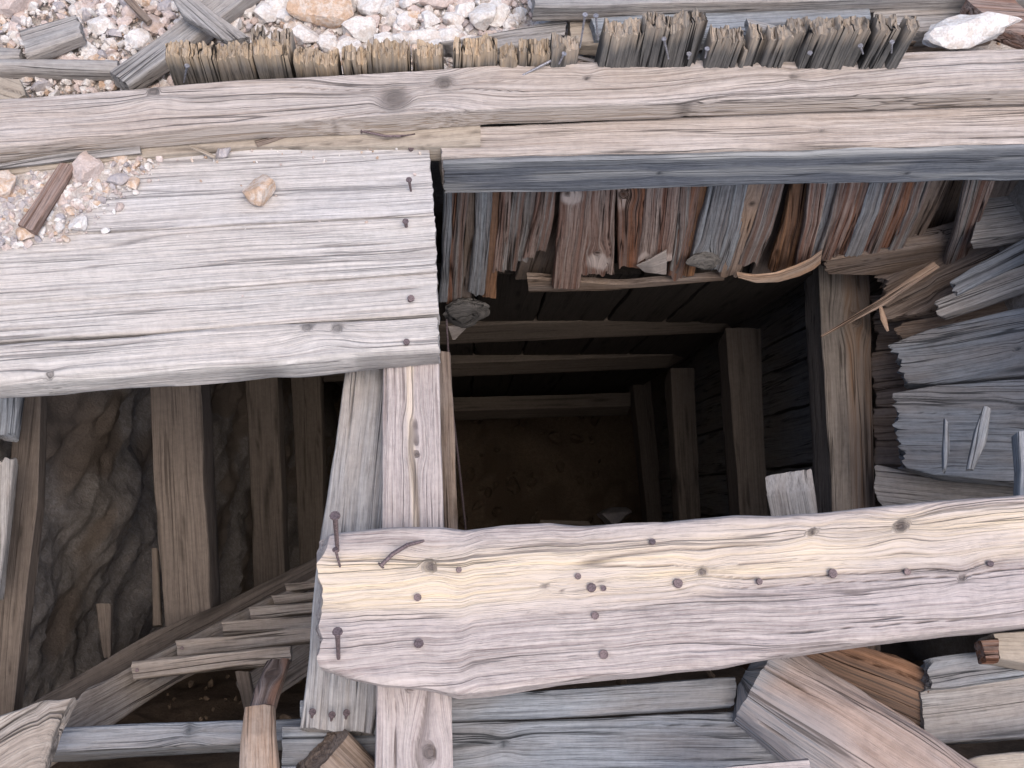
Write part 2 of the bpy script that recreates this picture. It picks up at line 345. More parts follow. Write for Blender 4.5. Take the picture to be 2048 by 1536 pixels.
def log(name, A, B, r0, r1, mat, parent=None, sq=.0, rough=.006, nth=72, lres=.012, wav=.01, crk=.006, tintf=None, end=(.006, .006), knots=(), roll=0.0, taper=0.0):
    SEED[0] += 7; s = SEED[0]; A = Vector(A); B = Vector(B); L = (B - A).length
    ex = (B - A).normalized(); t = Vector((0, 0, 1)) if abs(ex.z) < .9 else Vector((0, 1, 0))
    ey = t.cross(ex).normalized(); ez = ex.cross(ey)
    nu = int(max(L / lres, 6)); nr = 6
    th = np.linspace(0, 2 * np.pi, nth, endpoint=False); rings = []
    u = np.linspace(0, 1, nu + 1)
    U, T = np.meshgrid(u, th, indexing='ij')
    def surf(U, T, rf):
        X = U * L; cs = np.cos(T); sn = np.sin(T)
        c2 = np.cos(T + roll); s2 = np.sin(T + roll); k = 1 / (np.abs(c2) ** (2 + 6 * sq) + np.abs(s2) ** (2 + 6 * sq)) ** (1 / (2 + 6 * sq))
        rad = (r0 + (r1 - r0) * U) * np.clip(np.sqrt(np.clip(U / max(taper, 1e-6), 0, 1)) if taper else 1.0, .45, 1)
        g = T * .5 * (r0 + r1) + wav * (fbm(X * 2.5, cs * 1.2 + 5 + sn * .8, s) - .5) * 2
        n4 = vn(X * 1.3 + 3, g * 45, s + 20); cr = (1 - sst(0, .06, np.abs(n4 - .5))) * sst(.4, .6, vn(X * 2, g * 20, s + 23))
        n = rough * 2 * (fbm(X * 6, cs * 2 + 10, s + 5) + fbm(X * 5, sn * 2 + 10, s + 6) - 1) + .0012 * (fbm(X * 2, g * 150, s + 8) - .5) * 2
        R_ = rad * k + n - crk * cr
        return X, g, R_ * rf, cs, sn, cr
    X, g, Rr, cs, sn, cr = surf(U, T, 1.0)
    fr = fbm(cs * 6 + 9, sn * 6 + 9, s + 40)
    Xn = X + (1 - U) * end[0] * fr * 1.5 - U * end[1] * fbm(cs * 6 + 3, sn * 6 + 3, s + 44) * 1.5
    co = np.stack([Xn, Rr * cs, Rr * sn], -1).reshape(-1, 3); gr = np.stack([X, g, X * 0], -1).reshape(-1, 3); ck = cr.ravel()
    idx = np.arange((nu + 1) * nth).reshape(nu + 1, nth)
    ii = np.concatenate([idx, idx[:, :1]], 1)
    q = [np.stack([ii[:-1, :-1], ii[:-1, 1:], ii[1:, 1:], ii[1:, :-1]], -1).reshape(-1, 4)]
    n0 = len(co)
    for ei in (0, 1):
        prev = idx[0] if ei == 0 else idx[-1]; base = co[prev]
        for k in range(1, nr + 1):
            f = 1 - k / nr * .999
            c = base.copy(); c[:, 1] *= f; c[:, 2] *= f
            c[:, 0] += (1 if ei else -1) * (-1) * .004 * (fbm(c[:, 1] * 200, c[:, 2] * 200, s + 77) - .5) * 2
            new = np.arange(n0, n0 + nth); n0 += nth
            co = np.concatenate([co, c]); gr = np.concatenate([gr, np.stack([c[:, 0], np.hypot(c[:, 1], c[:, 2]), c[:, 2] * 0], 1)]); ck = np.r_[ck, np.zeros(nth)]
            p2 = np.r_[prev, prev[:1]]; q2 = np.r_[new, new[:1]]
            F2 = np.stack([p2[:-1], q2[:-1], q2[1:], p2[1:]], -1)
            q.append(F2 if ei == 0 else F2[:, ::-1]); prev = new
    off = (s * .731) % 11; tint = tintf(gr[:, 0] / L, co[:, 1], co[:, 2]) if tintf else np.zeros(len(co))
    me = mesh_np(name, co, np.concatenate(q)[:, ::-1] if False else np.concatenate(q), {'grain': ('FLOAT_VECTOR', gr + off), 'crack': ('FLOAT', ck * .8), 'tint': ('FLOAT', tint)}, True, 45)
    return link(name, me, WD[mat], parent, Matrix.Translation(A) @ Matrix((ex, ey, ez)).transposed().to_4x4())

def tube(name, pts, rad, mat, parent=None, head=None, n=10):
    """round bar along points; head = (radius, thickness) nail head at the last point"""
    pts = [Vector(p) for p in pts]; ring = []; rads = []
    for i, p in enumerate(pts):
        ring.append(p); rads.append(rad if i else rad * .7)
    d = (pts[-1] - pts[-2]).normalized()
    if head: ring += [pts[-1], pts[-1] + d * head[1]]; rads += [head[0], head[0] * .92]
    co = []; a = np.linspace(0, 2 * np.pi, n, endpoint=False); o = pts[0]
    for i, p in enumerate(ring):
        t = (ring[min(i + 1, len(ring) - 1)] - ring[max(i - 1, 0)]).normalized() if i < len(pts) - 1 else d
        x = t.orthogonal().normalized(); x = (Vector((1, 0, 0)) - t * t.x).normalized() if abs(t.x) < .9 else (Vector((0, 1, 0)) - t * t.y).normalized(); y = t.cross(x)
        for q in a: co.append(p - o + (x * math.cos(q) + y * math.sin(q)) * rads[i])
    co.append(ring[0] - o); co.append(ring[-1] - o); c0, c1 = len(co) - 2, len(co) - 1
    me = bpy.data.meshes.new(name); fs = []
    for i in range(len(ring) - 1):
        for k in range(n):
            fs.append((i * n + k, i * n + (k + 1) % n, (i + 1) * n + (k + 1) % n, (i + 1) * n + k))
    for k in range(n):
        fs.append((c0, (k + 1) % n, k)); b = (len(ring) - 1) * n; fs.append((c1, b + k, b + (k + 1) % n))
    me.from_pydata([tuple(c) for c in co], [], fs); me.shade_smooth(); me.set_sharp_from_angle(angle=math.radians(40))
    return link(name, me, mat, parent, Matrix.Translation(o))
def nail(parent, base, tip, z0, h, rad=.0032, mat=None, mid=None, hd=2.1):
    a = Pz(base[0], base[1], z0 - .0); b = Pz(tip[0], tip[1], z0 + h)
    pts = [a - (b - a).normalized() * .006]
    if mid: pts += [Pz(m[0], m[1], z0 + m[2]) for m in mid]
    pts.append(b)
    return tube('nail', pts, rad, mat or NAIL, parent, (rad * hd, .0025))
def nailhead(parent, px, py, z, rad=.006, mat=None, h=.006):
    a = Pz(px, py, z); lean = Vector((random.uniform(-.3, .3), random.uniform(-.3, .3), 1)).normalized()
    return tube('nail', [a - lean * .008, a + lean * h], rad * .5, mat or NAIL, parent, (rad, .003))

import bmesh
def ico(sub):
    bm = bmesh.new(); bmesh.ops.create_icosphere(bm, subdivisions=sub, radius=1)
    co = np.array([v.co[:] for v in bm.verts]); f = np.array([[v.index for v in p.verts] for p in bm.faces]); bm.free(); return co, f
ICO = {k: ico(k) for k in (1, 2, 3, 4)}
def rock_co(sub, cuts, seed, rough=.09, flat=1.0):
    r = np.random.default_rng(seed); co = ICO[sub][0].copy()
    for _ in range(cuts):
        n = r.normal(size=3); n /= np.linalg.norm(n); d = r.uniform(.45, .85)
        t = co @ n - d; co = co - np.outer(np.clip(t, 0, None), n)
    if rough:
        co = co * (1 + rough * 2 * (fbm(co[:, 0] * 2.3 + co[:, 2] * 1.7 + 9, co[:, 1] * 2.3 - co[:, 2] * 1.1 + 9, seed, 4) - .5))[:, None]
    co /= np.abs(co).max(0); return co
def rock(name, px, py, z, w, h, mat, rot=0, hz=None, seed=None, tone=0., parent=None, sub=3, cuts=14):
    """stone whose outline spans about w x h photo pixels, resting on level z"""
    seed = seed or random.randint(1, 9999)
    c = Pz(px, py, z); k = (c - CAM).length / F; sx, sy = w * k / 2, h * k / 2 / .92; sz = hz or min(sx, sy) * .7
    co = rock_co(sub, cuts, seed, .16) * np.array([sx, sy, sz])
    a = math.radians(rot); co = co @ np.array([[math.cos(a), math.sin(a), 0], [-math.sin(a), math.cos(a), 0], [0, 0, 1]])
    me = mesh_np(name, co, ICO[sub][1], {'tone': ('FLOAT', np.clip(tone + .8 * (fbm(co[:, 0] * 60 + 9, co[:, 1] * 60 + co[:, 2] * 40 + 9, seed) - .5), 0, 1))}, True, 20)
    return link(name, me, ROCK[mat], parent, Matrix.Translation(c + Vector((0, 0, sz * .75))))
def gravel(name, pts, mats, label, cat='gravel'):
    """pts: list of (Vector, size, matindex, tone) -> one stuff object"""
    co_, f_, m_, t_ = [], [], [], []; n = 0
    shapes = [rock_co(1 if i % 2 else 2, 7, 900 + i, .08) for i in range(16)]
    fs = [ICO[1 if i % 2 else 2][1] for i in range(16)]
    r = np.random.default_rng(len(pts))
    for (p, sz, mi, tone) in pts:
        i = int(r.integers(16)) if sz > .006 else int(r.integers(8)) * 2 + 1
        q = r.normal(size=4); q /= np.linalg.norm(q); w_, x, y, z = q
        Rm = np.array([[1 - 2 * (y * y + z * z), 2 * (x * y - z * w_), 2 * (x * z + y * w_)], [2 * (x * y + z * w_), 1 - 2 * (x * x + z * z), 2 * (y * z - x * w_)], [2 * (x * z - y * w_), 2 * (y * z + x * w_), 1 - 2 * (x * x + y * y)]])
        sc = np.array([1, r.uniform(.6, 1), r.uniform(.45, .8)]) * sz
        co_.append((shapes[i] * sc) @ Rm.T + np.array(p)); f_.append(fs[i] + n); n += len(shapes[i])
        m_.append(np.full(len(fs[i]), mi)); t_.append(np.full(len(shapes[i]), tone))
    me = mesh_np(name, np.concatenate(co_), np.concatenate(f_), {'tone': ('FLOAT', np.concatenate(t_))}, True, 25)
    for mm in mats: me.materials.append(ROCK[mm])
    me.polygons.foreach_set('material_index', np.concatenate(m_).astype(np.int32))
    o = bpy.data.objects.new(name, me); C.objects.link(o); return setp(o, label, cat, None, 'stuff')

# ================================================================== THE SETTING
Y_LAG = Pz(1100, 150, .14).y                                    # plane of the far lagging
Y_NEAR = Pz(900, 1720, 0).y
HX0, HX1 = -1.02, 1.42
# ground: one sheet with the shaft mouth cut out, bumpy near the camera
def ground():
    xs = np.unique(np.r_[np.linspace(-60, -3, 12), np.linspace(-3, HX0, 50), HX0, np.linspace(HX0, HX1, 160), HX1, np.linspace(HX1, 3, 40), np.linspace(3, 60, 12)])
    ys = np.unique(np.r_[np.linspace(-60, -1, 10), np.linspace(-1, Y_NEAR, 20), Y_NEAR, Y_LAG + .05, np.linspace(Y_LAG + .05, Y_LAG + 1.3, 90), np.linspace(Y_LAG + 1.3, 60, 14)])
    Xg, Yg = np.meshgrid(xs, ys, indexing='ij')
    near = np.exp(-((Xg - .2) / 3) ** 2 - ((Yg - 1.4) / 3) ** 2)
    Zg = near * (.05 * (fbm(Xg * 3, Yg * 3, 5) - .5) + .02 * (fbm(Xg * 14, Yg * 14, 9, 3) - .5)) - .01 + (1 - near) * .6 * (fbm(Xg * .1, Yg * .1, 3) - .5)
    Zg = Zg + .05 * np.clip(Yg - Y_LAG, 0, 4) * near
    idx = np.arange(Xg.size).reshape(Xg.shape)
    cx = (xs[:-1] + xs[1:]) / 2; cy = (ys[:-1] + ys[1:]) / 2
    keep = ~((cx[:, None] > HX0) & (cx[:, None] < HX1) & (cy[None] > Y_NEAR) & (cy[None] < Y_LAG + .05))
    q = np.stack([idx[:-1, :-1], idx[1:, :-1], idx[1:, 1:], idx[:-1, 1:]], -1)[keep]
    me = mesh_np('ground', np.stack([Xg, Yg, Zg], -1).reshape(-1, 3), q, {'tone': ('FLOAT', np.zeros(Xg.size))})
    o = link('ground', me, ROCK['dirt'], None, Matrix()); setp(o, kind='structure'); return o
ground()
GZ = lambda x, y: -.01 + .05 * (fbm(x * 3, y * 3, 5) - .5) * math.exp(-((x - .2) / 3) ** 2 - ((y - 1.4) / 3) ** 2) + .05 * max(y - Y_LAG, 0)

def wall_surface(name, fn, nu, nv, mat, amp, seed, lump=0):
    U, V = np.meshgrid(np.linspace(0, 1, nu), np.linspace(0, 1, nv), indexing='ij')
    P, N = fn(U, V)
    a = P @ np.array([1.1, .9, .3]); b = P @ np.array([-.2, .5, 1.2])
    h = amp * 2 * (fbm(a * 4 + 20, b * 4 + 20, seed, 5) - .5) + amp * .45 * np.abs(fbm(a * 11 + 40, b * 11 + 20, seed + 9, 4) - .5)
    if lump: h = h + lump * np.floor(fbm(a * 5 + 3, b * 3 + 31, seed + 5, 3) * 6) / 6
    P = P + N * h[..., None]
    idx = np.arange(nu * nv).reshape(nu, nv); q = np.stack([idx[:-1, :-1], idx[1:, :-1], idx[1:, 1:], idx[:-1, 1:]], -1).reshape(-1, 4)
    tone = sst(.5, .65, fbm(a * 3, b * 3, seed + 4)).ravel()
    me = mesh_np(name, P.reshape(-1, 3), q, {'tone': ('FLOAT', tone)}, True, 50)
    return setp(link(name, me, ROCK[mat], None, Matrix()), kind='structure')
DEEP = 6.2; Sv = np.array(S)
def plane(a, b, dirv, depth, n):
    a, b, n = np.array(a), np.array(b), np.array(n)
    def fn(U, V):
        P = a + (b - a) * U[..., None] + np.array(dirv) * (depth * V ** 1.3)[..., None]; return P, np.broadcast_to(n, P.shape)
    return fn
yf = Y_LAG + .05
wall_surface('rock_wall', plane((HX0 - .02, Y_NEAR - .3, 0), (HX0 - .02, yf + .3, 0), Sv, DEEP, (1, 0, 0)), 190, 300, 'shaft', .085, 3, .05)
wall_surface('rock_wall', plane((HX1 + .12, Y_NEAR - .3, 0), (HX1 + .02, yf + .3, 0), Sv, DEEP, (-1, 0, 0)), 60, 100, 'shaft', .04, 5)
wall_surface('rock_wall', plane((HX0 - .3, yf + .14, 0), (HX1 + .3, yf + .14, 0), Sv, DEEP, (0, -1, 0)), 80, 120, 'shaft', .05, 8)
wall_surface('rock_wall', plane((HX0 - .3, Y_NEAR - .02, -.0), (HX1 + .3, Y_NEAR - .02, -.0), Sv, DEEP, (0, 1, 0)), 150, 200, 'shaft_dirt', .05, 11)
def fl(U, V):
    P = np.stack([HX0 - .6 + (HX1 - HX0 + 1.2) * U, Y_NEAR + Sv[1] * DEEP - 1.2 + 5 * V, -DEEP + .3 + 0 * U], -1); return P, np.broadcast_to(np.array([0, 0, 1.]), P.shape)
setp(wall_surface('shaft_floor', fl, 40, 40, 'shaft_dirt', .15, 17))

# ================================================================== SHAFT SETS (nested square sets)
def shaft_set(z, rb, lb, fb, nearpx, label, wm='deep'):
    """rb/lb/fb: pixel corner lists for the right, left and far beams"""
    t = empty('timber_set', Pz(930, 1000, z), label, 'timber frame', 'square timber sets down the shaft')
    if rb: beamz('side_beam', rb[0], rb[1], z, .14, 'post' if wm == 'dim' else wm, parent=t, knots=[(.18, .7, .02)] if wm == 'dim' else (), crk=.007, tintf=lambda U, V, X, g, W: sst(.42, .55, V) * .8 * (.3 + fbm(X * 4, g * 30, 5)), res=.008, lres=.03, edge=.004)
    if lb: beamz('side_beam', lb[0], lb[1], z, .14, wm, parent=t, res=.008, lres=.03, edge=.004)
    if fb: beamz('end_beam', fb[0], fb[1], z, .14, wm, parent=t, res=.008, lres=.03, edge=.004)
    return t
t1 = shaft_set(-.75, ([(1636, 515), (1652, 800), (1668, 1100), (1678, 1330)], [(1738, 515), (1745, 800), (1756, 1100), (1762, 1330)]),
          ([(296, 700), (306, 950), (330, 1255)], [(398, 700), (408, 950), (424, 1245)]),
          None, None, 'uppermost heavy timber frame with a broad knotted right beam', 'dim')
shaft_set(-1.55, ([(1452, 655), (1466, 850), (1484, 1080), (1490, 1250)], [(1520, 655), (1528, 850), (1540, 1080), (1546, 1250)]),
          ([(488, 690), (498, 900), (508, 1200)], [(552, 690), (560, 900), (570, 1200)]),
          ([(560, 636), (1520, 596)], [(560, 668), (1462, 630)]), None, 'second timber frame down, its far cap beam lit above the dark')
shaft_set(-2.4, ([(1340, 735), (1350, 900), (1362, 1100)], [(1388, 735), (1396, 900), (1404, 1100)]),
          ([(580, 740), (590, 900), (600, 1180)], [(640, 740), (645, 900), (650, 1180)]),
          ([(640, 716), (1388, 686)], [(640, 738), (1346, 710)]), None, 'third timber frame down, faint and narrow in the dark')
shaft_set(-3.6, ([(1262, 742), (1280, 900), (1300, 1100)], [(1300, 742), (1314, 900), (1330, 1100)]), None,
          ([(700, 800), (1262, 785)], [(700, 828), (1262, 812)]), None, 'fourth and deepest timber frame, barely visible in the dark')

def away(px0, py0, px1, py1, z0, dz):
    a = Pz(px0, py0, z0); b = Pz(px1, py1, z0); s = Vector(S) * dz
    return [a, a + s], [b, b + s]
lg = empty('side_lagging', Pz(1780, 800, -.8), 'dark vertical boards lining the shaft behind the right side beams', 'plank wall')
ys = [430, 560, 640, 762, 915, 1060, 1200]
for i in range(len(ys) - 1):
    l, r_ = away(1800, ys[i], 1806, ys[i + 1] - 8, -.78, 3.4)
    board('plank', l, r_, .04, 'grey', parent=lg, down=(1, 0, 0), res=.01, lres=.03, edge=.006, wav=.01, crk=.005)
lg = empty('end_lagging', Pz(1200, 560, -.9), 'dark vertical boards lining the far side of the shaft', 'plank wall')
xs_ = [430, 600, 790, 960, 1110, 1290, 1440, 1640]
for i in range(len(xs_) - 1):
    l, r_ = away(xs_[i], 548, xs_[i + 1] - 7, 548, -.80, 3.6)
    board('plank', l, r_, .04, 'shaded', parent=lg, down=(0, 1, 0), res=.012, lres=.04, edge=.006)

# ================================================================== LEFT DECK
DZ = .10
def dtint(U, V, X, g, W): return .8 * sst(.0, .55, fbm(X * 5, g * 18, 3)) * sst(.55, .0, U) * sst(.9, .1, V) * (W < .5)
dk = []
d1 = beamz('deck_plank', [(-160, 322), (300, 292), (600, 276), (862, 272)], [(-160, 484), (60, 470), (300, 458), (600, 442), (871, 428)], DZ, .05, 'bleached_b', res=.003, lres=.008,
           knots=[], amp=.0009, crk=.003, wav=.01, edge=.002, end=(0, .004), r=.004, tintf=dtint)
setp(d1, 'bleached deck plank with stones and rubble on its left half', 'plank', 'planks of the left deck')
d2 = beamz('deck_plank', [(-160, 486), (60, 472), (300, 460), (600, 444), (871, 431)], [(-160, 618), (0, 606), (300, 585), (600, 560), (878, 541)], DZ + .003, .05, 'bleached', res=.003, lres=.008,
           amp=.001, crk=.003, wav=.008, edge=.002, end=(0, .005))
setp(d2, 'bleached deck plank second from the rubble, plain with fine straight grain', 'plank', 'planks of the left deck')
d3 = beamz('deck_plank', [(-160, 620), (0, 608), (300, 587), (600, 563), (878, 544)], [(-160, 700), (0, 683), (300, 664), (600, 645), (882, 626)], DZ - .002, .05, 'bleached', res=.003, lres=.008,
           amp=.001, crk=.003, edge=.002, end=(0, .004))
setp(d3, 'narrow bleached deck plank just behind the knotted front plank', 'plank', 'planks of the left deck')
d4 = beamz('deck_plank', [(-160, 701), (0, 685), (300, 666), (480, 652), (600, 645), (882, 628)], [(-160, 778), (0, 766), (300, 742), (600, 722), (720, 710), (885, 698)], DZ + .012, .074, 'bleached', res=.0028, lres=.008,
           amp=.0016, crk=.004, wav=.008, edge=.004, end=(0, .006), knots=[(.74, .13, .011), (.80, .22, .012), (.24, .9, .006)], r=.012)
setp(d4, 'front deck plank with two knots and a ribbed thick edge over the pit', 'plank', 'planks of the left deck')

# ================================================================== FAR BEAMS
TZ = .165
tb = beamz('capping_plank', [(-200, 214), (0, 197), (240, 180), (480, 160), (700, 148), (1060, 127), (1400, 118), (2048, 96), (2300, 88)],
           [(-200, 310), (0, 291), (300, 262), (520, 245), (700, 235), (880, 222), (1000, 216), (1300, 205), (1680, 190), (2048, 178), (2300, 170)], TZ, .052, 'toptan', res=.003, lres=.009,
           knots=[(.183, .10, .012), (.366, .62, .034), (.405, .35, .018), (.52, .38, .006), (.69, .5, .008)], wav=.022, amp=.0012, crk=.0035, edge=.003, end=(0, 0),
           tintf=lambda U, V, X, g, W: np.where(W > .1, .9, .3 * sst(.45, .65, fbm(X * 3, g * 12, 8))))
setp(tb, 'long bleached plank with swirling knotted grain across the whole top of the frame', 'plank')
# its brownish packing strip and the ledger below on the left
lb = beamz('ledger_board', [(-160, 352), (200, 300), (500, 262), (880, 243), (962, 240)], [(-160, 372), (200, 322), (500, 292), (870, 292), (962, 290)], DZ + .012, .05, 'tan', res=.004, end=(0, .002), r=.002, edge=.0012, wav=.004)
setp(lb, 'tan ledger board with a square sawn end beside the deck corner', 'board')
gb = beamz('timber_beam', [(872, 255), (1300, 232), (2048, 205), (2300, 195)], [(880, 312), (1000, 306), (1300, 301), (1680, 293), (2048, 284), (2300, 278)], .105, .115, 'toptan', res=.0035, lres=.01,
           knots=[(.52, .55, .006)], wav=.010, amp=.0009, crk=.0025, edge=.004, end=(.004, 0), r=.008,
           tintf=lambda U, V, X, g, W: np.clip(.25 * (W == 0), 0, 1))
setp(gb, 'square timber beam with pale top and shade-painted slate face over the hanging boards', 'beam')
sb = board('shaded_face_board', [Pz(884, 313, .100), Pz(1300, 303, .100), Pz(2048, 286, .100), Pz(2300, 280, .100)],
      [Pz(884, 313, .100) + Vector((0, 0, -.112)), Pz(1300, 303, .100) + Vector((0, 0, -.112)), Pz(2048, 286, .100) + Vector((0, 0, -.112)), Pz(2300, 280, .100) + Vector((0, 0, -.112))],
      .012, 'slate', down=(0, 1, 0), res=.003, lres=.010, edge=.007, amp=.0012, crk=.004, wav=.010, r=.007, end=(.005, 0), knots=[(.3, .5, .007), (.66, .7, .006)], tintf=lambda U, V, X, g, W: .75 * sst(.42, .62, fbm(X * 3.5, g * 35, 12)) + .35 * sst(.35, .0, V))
sb.location += Vector((0, -.014, 0)); setp(sb, 'front face of the square beam, its shade painted slate blue, above the hanging boards', 'board')  # thin board carrying the beam front's bluish shade as colour

# ================================================================== DIVIDER
dv = beamz('divider_beam', [(768, 640), (766, 800), (762, 1060), (756, 1250), (750, 1540), (748, 1700)], [(876, 640), (880, 800), (888, 1060), (896, 1250), (906, 1540), (910, 1700)], .046, .11, 'cream', res=.003, lres=.008,
           knots=[(.235, .55, .006), (.27, .56, .005), (.30, .58, .006), (.74, .45, .008), (.85, .7, .012)], wav=.008, amp=.0014, crk=.005, cden=1.3, edge=.003,
           tintf=lambda U, V, X, g, W: .75 * sst(.09, .02, np.abs(V - .52 + .05 * np.sin(U * 9))) * sst(.62, .5, U))
setp(dv, 'light timber running front to back between the two pit openings', 'beam')
ds = beamz('divider_side_plank', [(705, 640), (690, 750), (668, 900), (640, 1060), (618, 1300), (598, 1462)], [(778, 640), (786, 750), (790, 900), (790, 1060), (770, 1300), (742, 1470)], -.01, .05, 'grey', res=.003, lres=.01,
           z1=-.04, wav=.006, amp=.0016, crk=.006, cden=1.2, edge=.003, end=(0, .004))
setp(ds, 'grey deeply checked plank slanting along the left of the light divider', 'plank')
for (x, y) in ((624, 1432), (663, 1438), (692, 1434)): nail(ds, (x, y), (x + 1, y - 8), -.035, .012, .003)
dp = board('divider_post', [Pz(872, 700, -.10), Pz(890, 1100, -.10)], [Pz(902, 700, -.10), Pz(918, 1100, -.10)], .05, 'brown', res=.005)
setp(dp, 'dark brown board running beside the right edge of the light divider', 'board')
wr = tube('wire', [Pz(893, 640, -.2), Pz(902, 800, -.4), Pz(918, 930, -.6), Pz(938, 1120, -.9)], .003, NAIL); setp(wr, 'thin rusty wire hanging down beside the divider', 'wire')

# ================================================================== LOWER BIG PLANK
LZ = .12
def ctint(U, V, X, g, W):
    c = .40 - .12 * np.clip(U * 2, 0, 1) + .0
    return np.clip(sst(.30, .08, np.abs(V - c)) * (.35 + .9 * fbm(X * 3, g * 22, 4)) * (.45 + .75 * fbm(X * 7 + 4, g * 40, 44)) * 1.35, 0, 1) * (W < .4)
lp_ = beamz('bench_plank', [(612, 1072), (640, 1064), (700, 1058), (790, 1051), (885, 1049), (930, 1055), (1000, 1047), (1100, 1042), (1160, 1048), (1330, 1045), (1400, 1036), (1470, 1029), (1560, 1027), (1650, 1019), (1760, 1006), (1850, 999), (1960, 994), (2048, 989), (2300, 972)],
            [(616, 1322), (700, 1352), (770, 1366), (850, 1372), (920, 1388), (1000, 1380), (1100, 1366), (1200, 1352), (1330, 1340), (1450, 1327), (1560, 1308), (1700, 1286), (1850, 1268), (2048, 1246), (2300, 1215)], LZ, .065, 'cream', res=.0026, lres=.007,
            knots=[(.125, .27, .011), (.255, .42, .005), (.44, .38, .009), (.575, .16, .007), (.685, .19, .012), (.76, .62, .008), (.32, .40, .004), (.275, .45, .003)], wav=.016, amp=.0012, crk=.004, edge=.004, end=(.030, 0), endf=26, r=.011, tintf=ctint, warp=.004)
setp(lp_, 'broad pale plank with a rotted left end and many nails across the lower frame', 'plank')
nail(lp_, (675, 1102), (670, 1032), LZ, .10, .0044, hd=2.0)
nail(lp_, (680, 1133), (671, 1100), LZ, .03, .0026)
nail(lp_, (677, 1316), (675, 1264), LZ, .07, .0042, hd=2.0)
nail(lp_, (842, 1085), (763, 1130), LZ, .02, .0036, mid=[(815, 1090, .012), (785, 1108, .02)], hd=1.9)
for (x, y, r) in ((836, 1195, .0065), (917, 1140, .005), (1155, 1154, .0055), (1184, 1177, .008), (1208, 1178, .005), (1191, 1231, .0065), (838, 1290, .008), (1208, 1309, .0075), (1303, 1088, .006), (1354, 1168, .0085), (1514, 1163, .006), (1661, 1148, .0085), (1813, 1144, .006), (1978, 1131, .006)):
    nailhead(lp_, x, y, LZ - .001, r)

# deck nails
nail(d1, (822, 300), (822, 297), DZ, .004, .005, hd=1.2)
nail(d1, (822, 382), (818, 360), DZ, .035, .0030)
nail(d2, (813, 455), (811, 443), DZ, .02, .004, hd=1.6)
nail(d3, (820, 600), (822, 597), DZ, .008, .0055, hd=1.3)
nail(d4, (813, 688), (813, 684), DZ + .012, .008, .005, hd=1.3)
nail(lb, (824, 268), (725, 262), DZ + .012, .01, .0028, mid=[(800, 272, .008), (770, 272, .012)])
nail(tb, (1050, 148), (1112, 116), TZ, .02, .003, mat=NAILB)

# ================================================================== TORN TOP ENDS OF THE LAGGING
torn = empty('torn_lagging', (0, Y_LAG, .1), 'row of upright boards with torn splintered tops behind the long top plank', 'plank wall')
def upright(x0, x1, ytop, zb=-.02, mat='torn', yoff=0.0, th=.042, parent=torn, lean=0, botl=None):
    # top front edge seen at ytop on the plane Y_LAG + yoff
    Y0 = Y_LAG + yoff
    a = Py(x0, ytop + (x1 - x0) * .0, Y0); b = Py(x1, ytop, Y0)
    a2 = Vector((a.x + .02 * 0, Y0, zb)); b2 = Vector((b.x, Y0, zb))
    k = random.uniform(-.006, .006); tk = random.uniform(.6, 1.0)
    def tf(U, V, X, g, W):
        L = (a - a2).length
        return sst(.05, .004, X + .02 * (fbm(X * 10, g * 200, 7) - .5)) * tk  # tan torn tips; the fade to dark grey paints shade down the fronts
    ls = Vector((random.uniform(-.005, .005), 0, random.uniform(-.004, .006))); a = a + ls; b = b + ls
    return board('plank', [a + Vector((0, k, .006)), a2], [b + Vector((0, k, .006)), b2], th, mat, parent=parent, down=(0, 1, 0), res=.0018, lres=.006,
                 amp=.0022, crk=.010, cden=2.2, edge=.003, end=(.020, 0), endf=200, wav=.004, tintf=tf, r=.003, warp=.006, zs=.12, notch=.010)
for (a, b, y, m, yo) in [(325, 426, 106, 'torn', 0), (427, 505, 108, 'torn', .004), (506, 574, 104, 'torn', 0), (497, 520, 74, 'torn_dark', .04), (540, 582, 84, 'torn_dark', .038),
                     (581, 631, 116, 'torn', .0), (632, 679, 124, 'torn', .003), (680, 729, 114, 'torn', 0), (730, 818, 108, 'torn', -.002), (822, 838, 118, 'torn_dark', .01), (838, 890, 108, 'torn', .002),
                     (905, 961, 96, 'torn', 0), (963, 1001, 91, 'torn', .003), (1005, 1040, 112, 'torn', 0), (1040, 1102, 100, 'torn', .002), (1104, 1136, 90, 'torn_dark', 0), (1137, 1161, 96, 'torn_dark', .003),
                     (1205, 1290, 58, 'torn_dark', 0), (1291, 1372, 48, 'torn_dark', .003), (1373, 1422, 42, 'torn_dark', 0), (1423, 1489, 78, 'torn_dark', -.002), (1491, 1500, 92, 'torn_dark', 0), (1502, 1558, 76, 'torn_dark', .002),
                     (1560, 1592, 74, 'torn_dark', 0), (1586, 1628, 53, 'torn_dark', .02), (1629, 1682, 56, 'torn_dark', 0), (1684, 1726, 53, 'torn_dark', 0), (1728, 1755, 54, 'torn_dark', .004), (1757, 1775, 54, 'torn_dark', .0), (1784, 1810, 54, 'torn_dark', .0), (1818, 1840, 50, 'torn_dark', .0)]:
    upright(a, b, y, mat=m, yoff=yo)
# pale nails poking up between them
for (bx, by, tx, ty) in ((368, 165, 374, 132), (1160, 95, 1170, 30), (1196, 80, 1192, 32), (1337, 118, 1328, 78), (1377, 118, 1378, 108), (1410, 116, 1414, 98), (1621, 110, 1620, 106), (1726, 108, 1721, 92), (1783, 106, 1784, 84), (1118, 128, 1128, 108)):
    a = Py(bx, by, Y_LAG - .012); b = Py(tx, ty, Y_LAG - .012); tube('nail', [a, b], .0024, NAILB, torn, (.0055, .002))

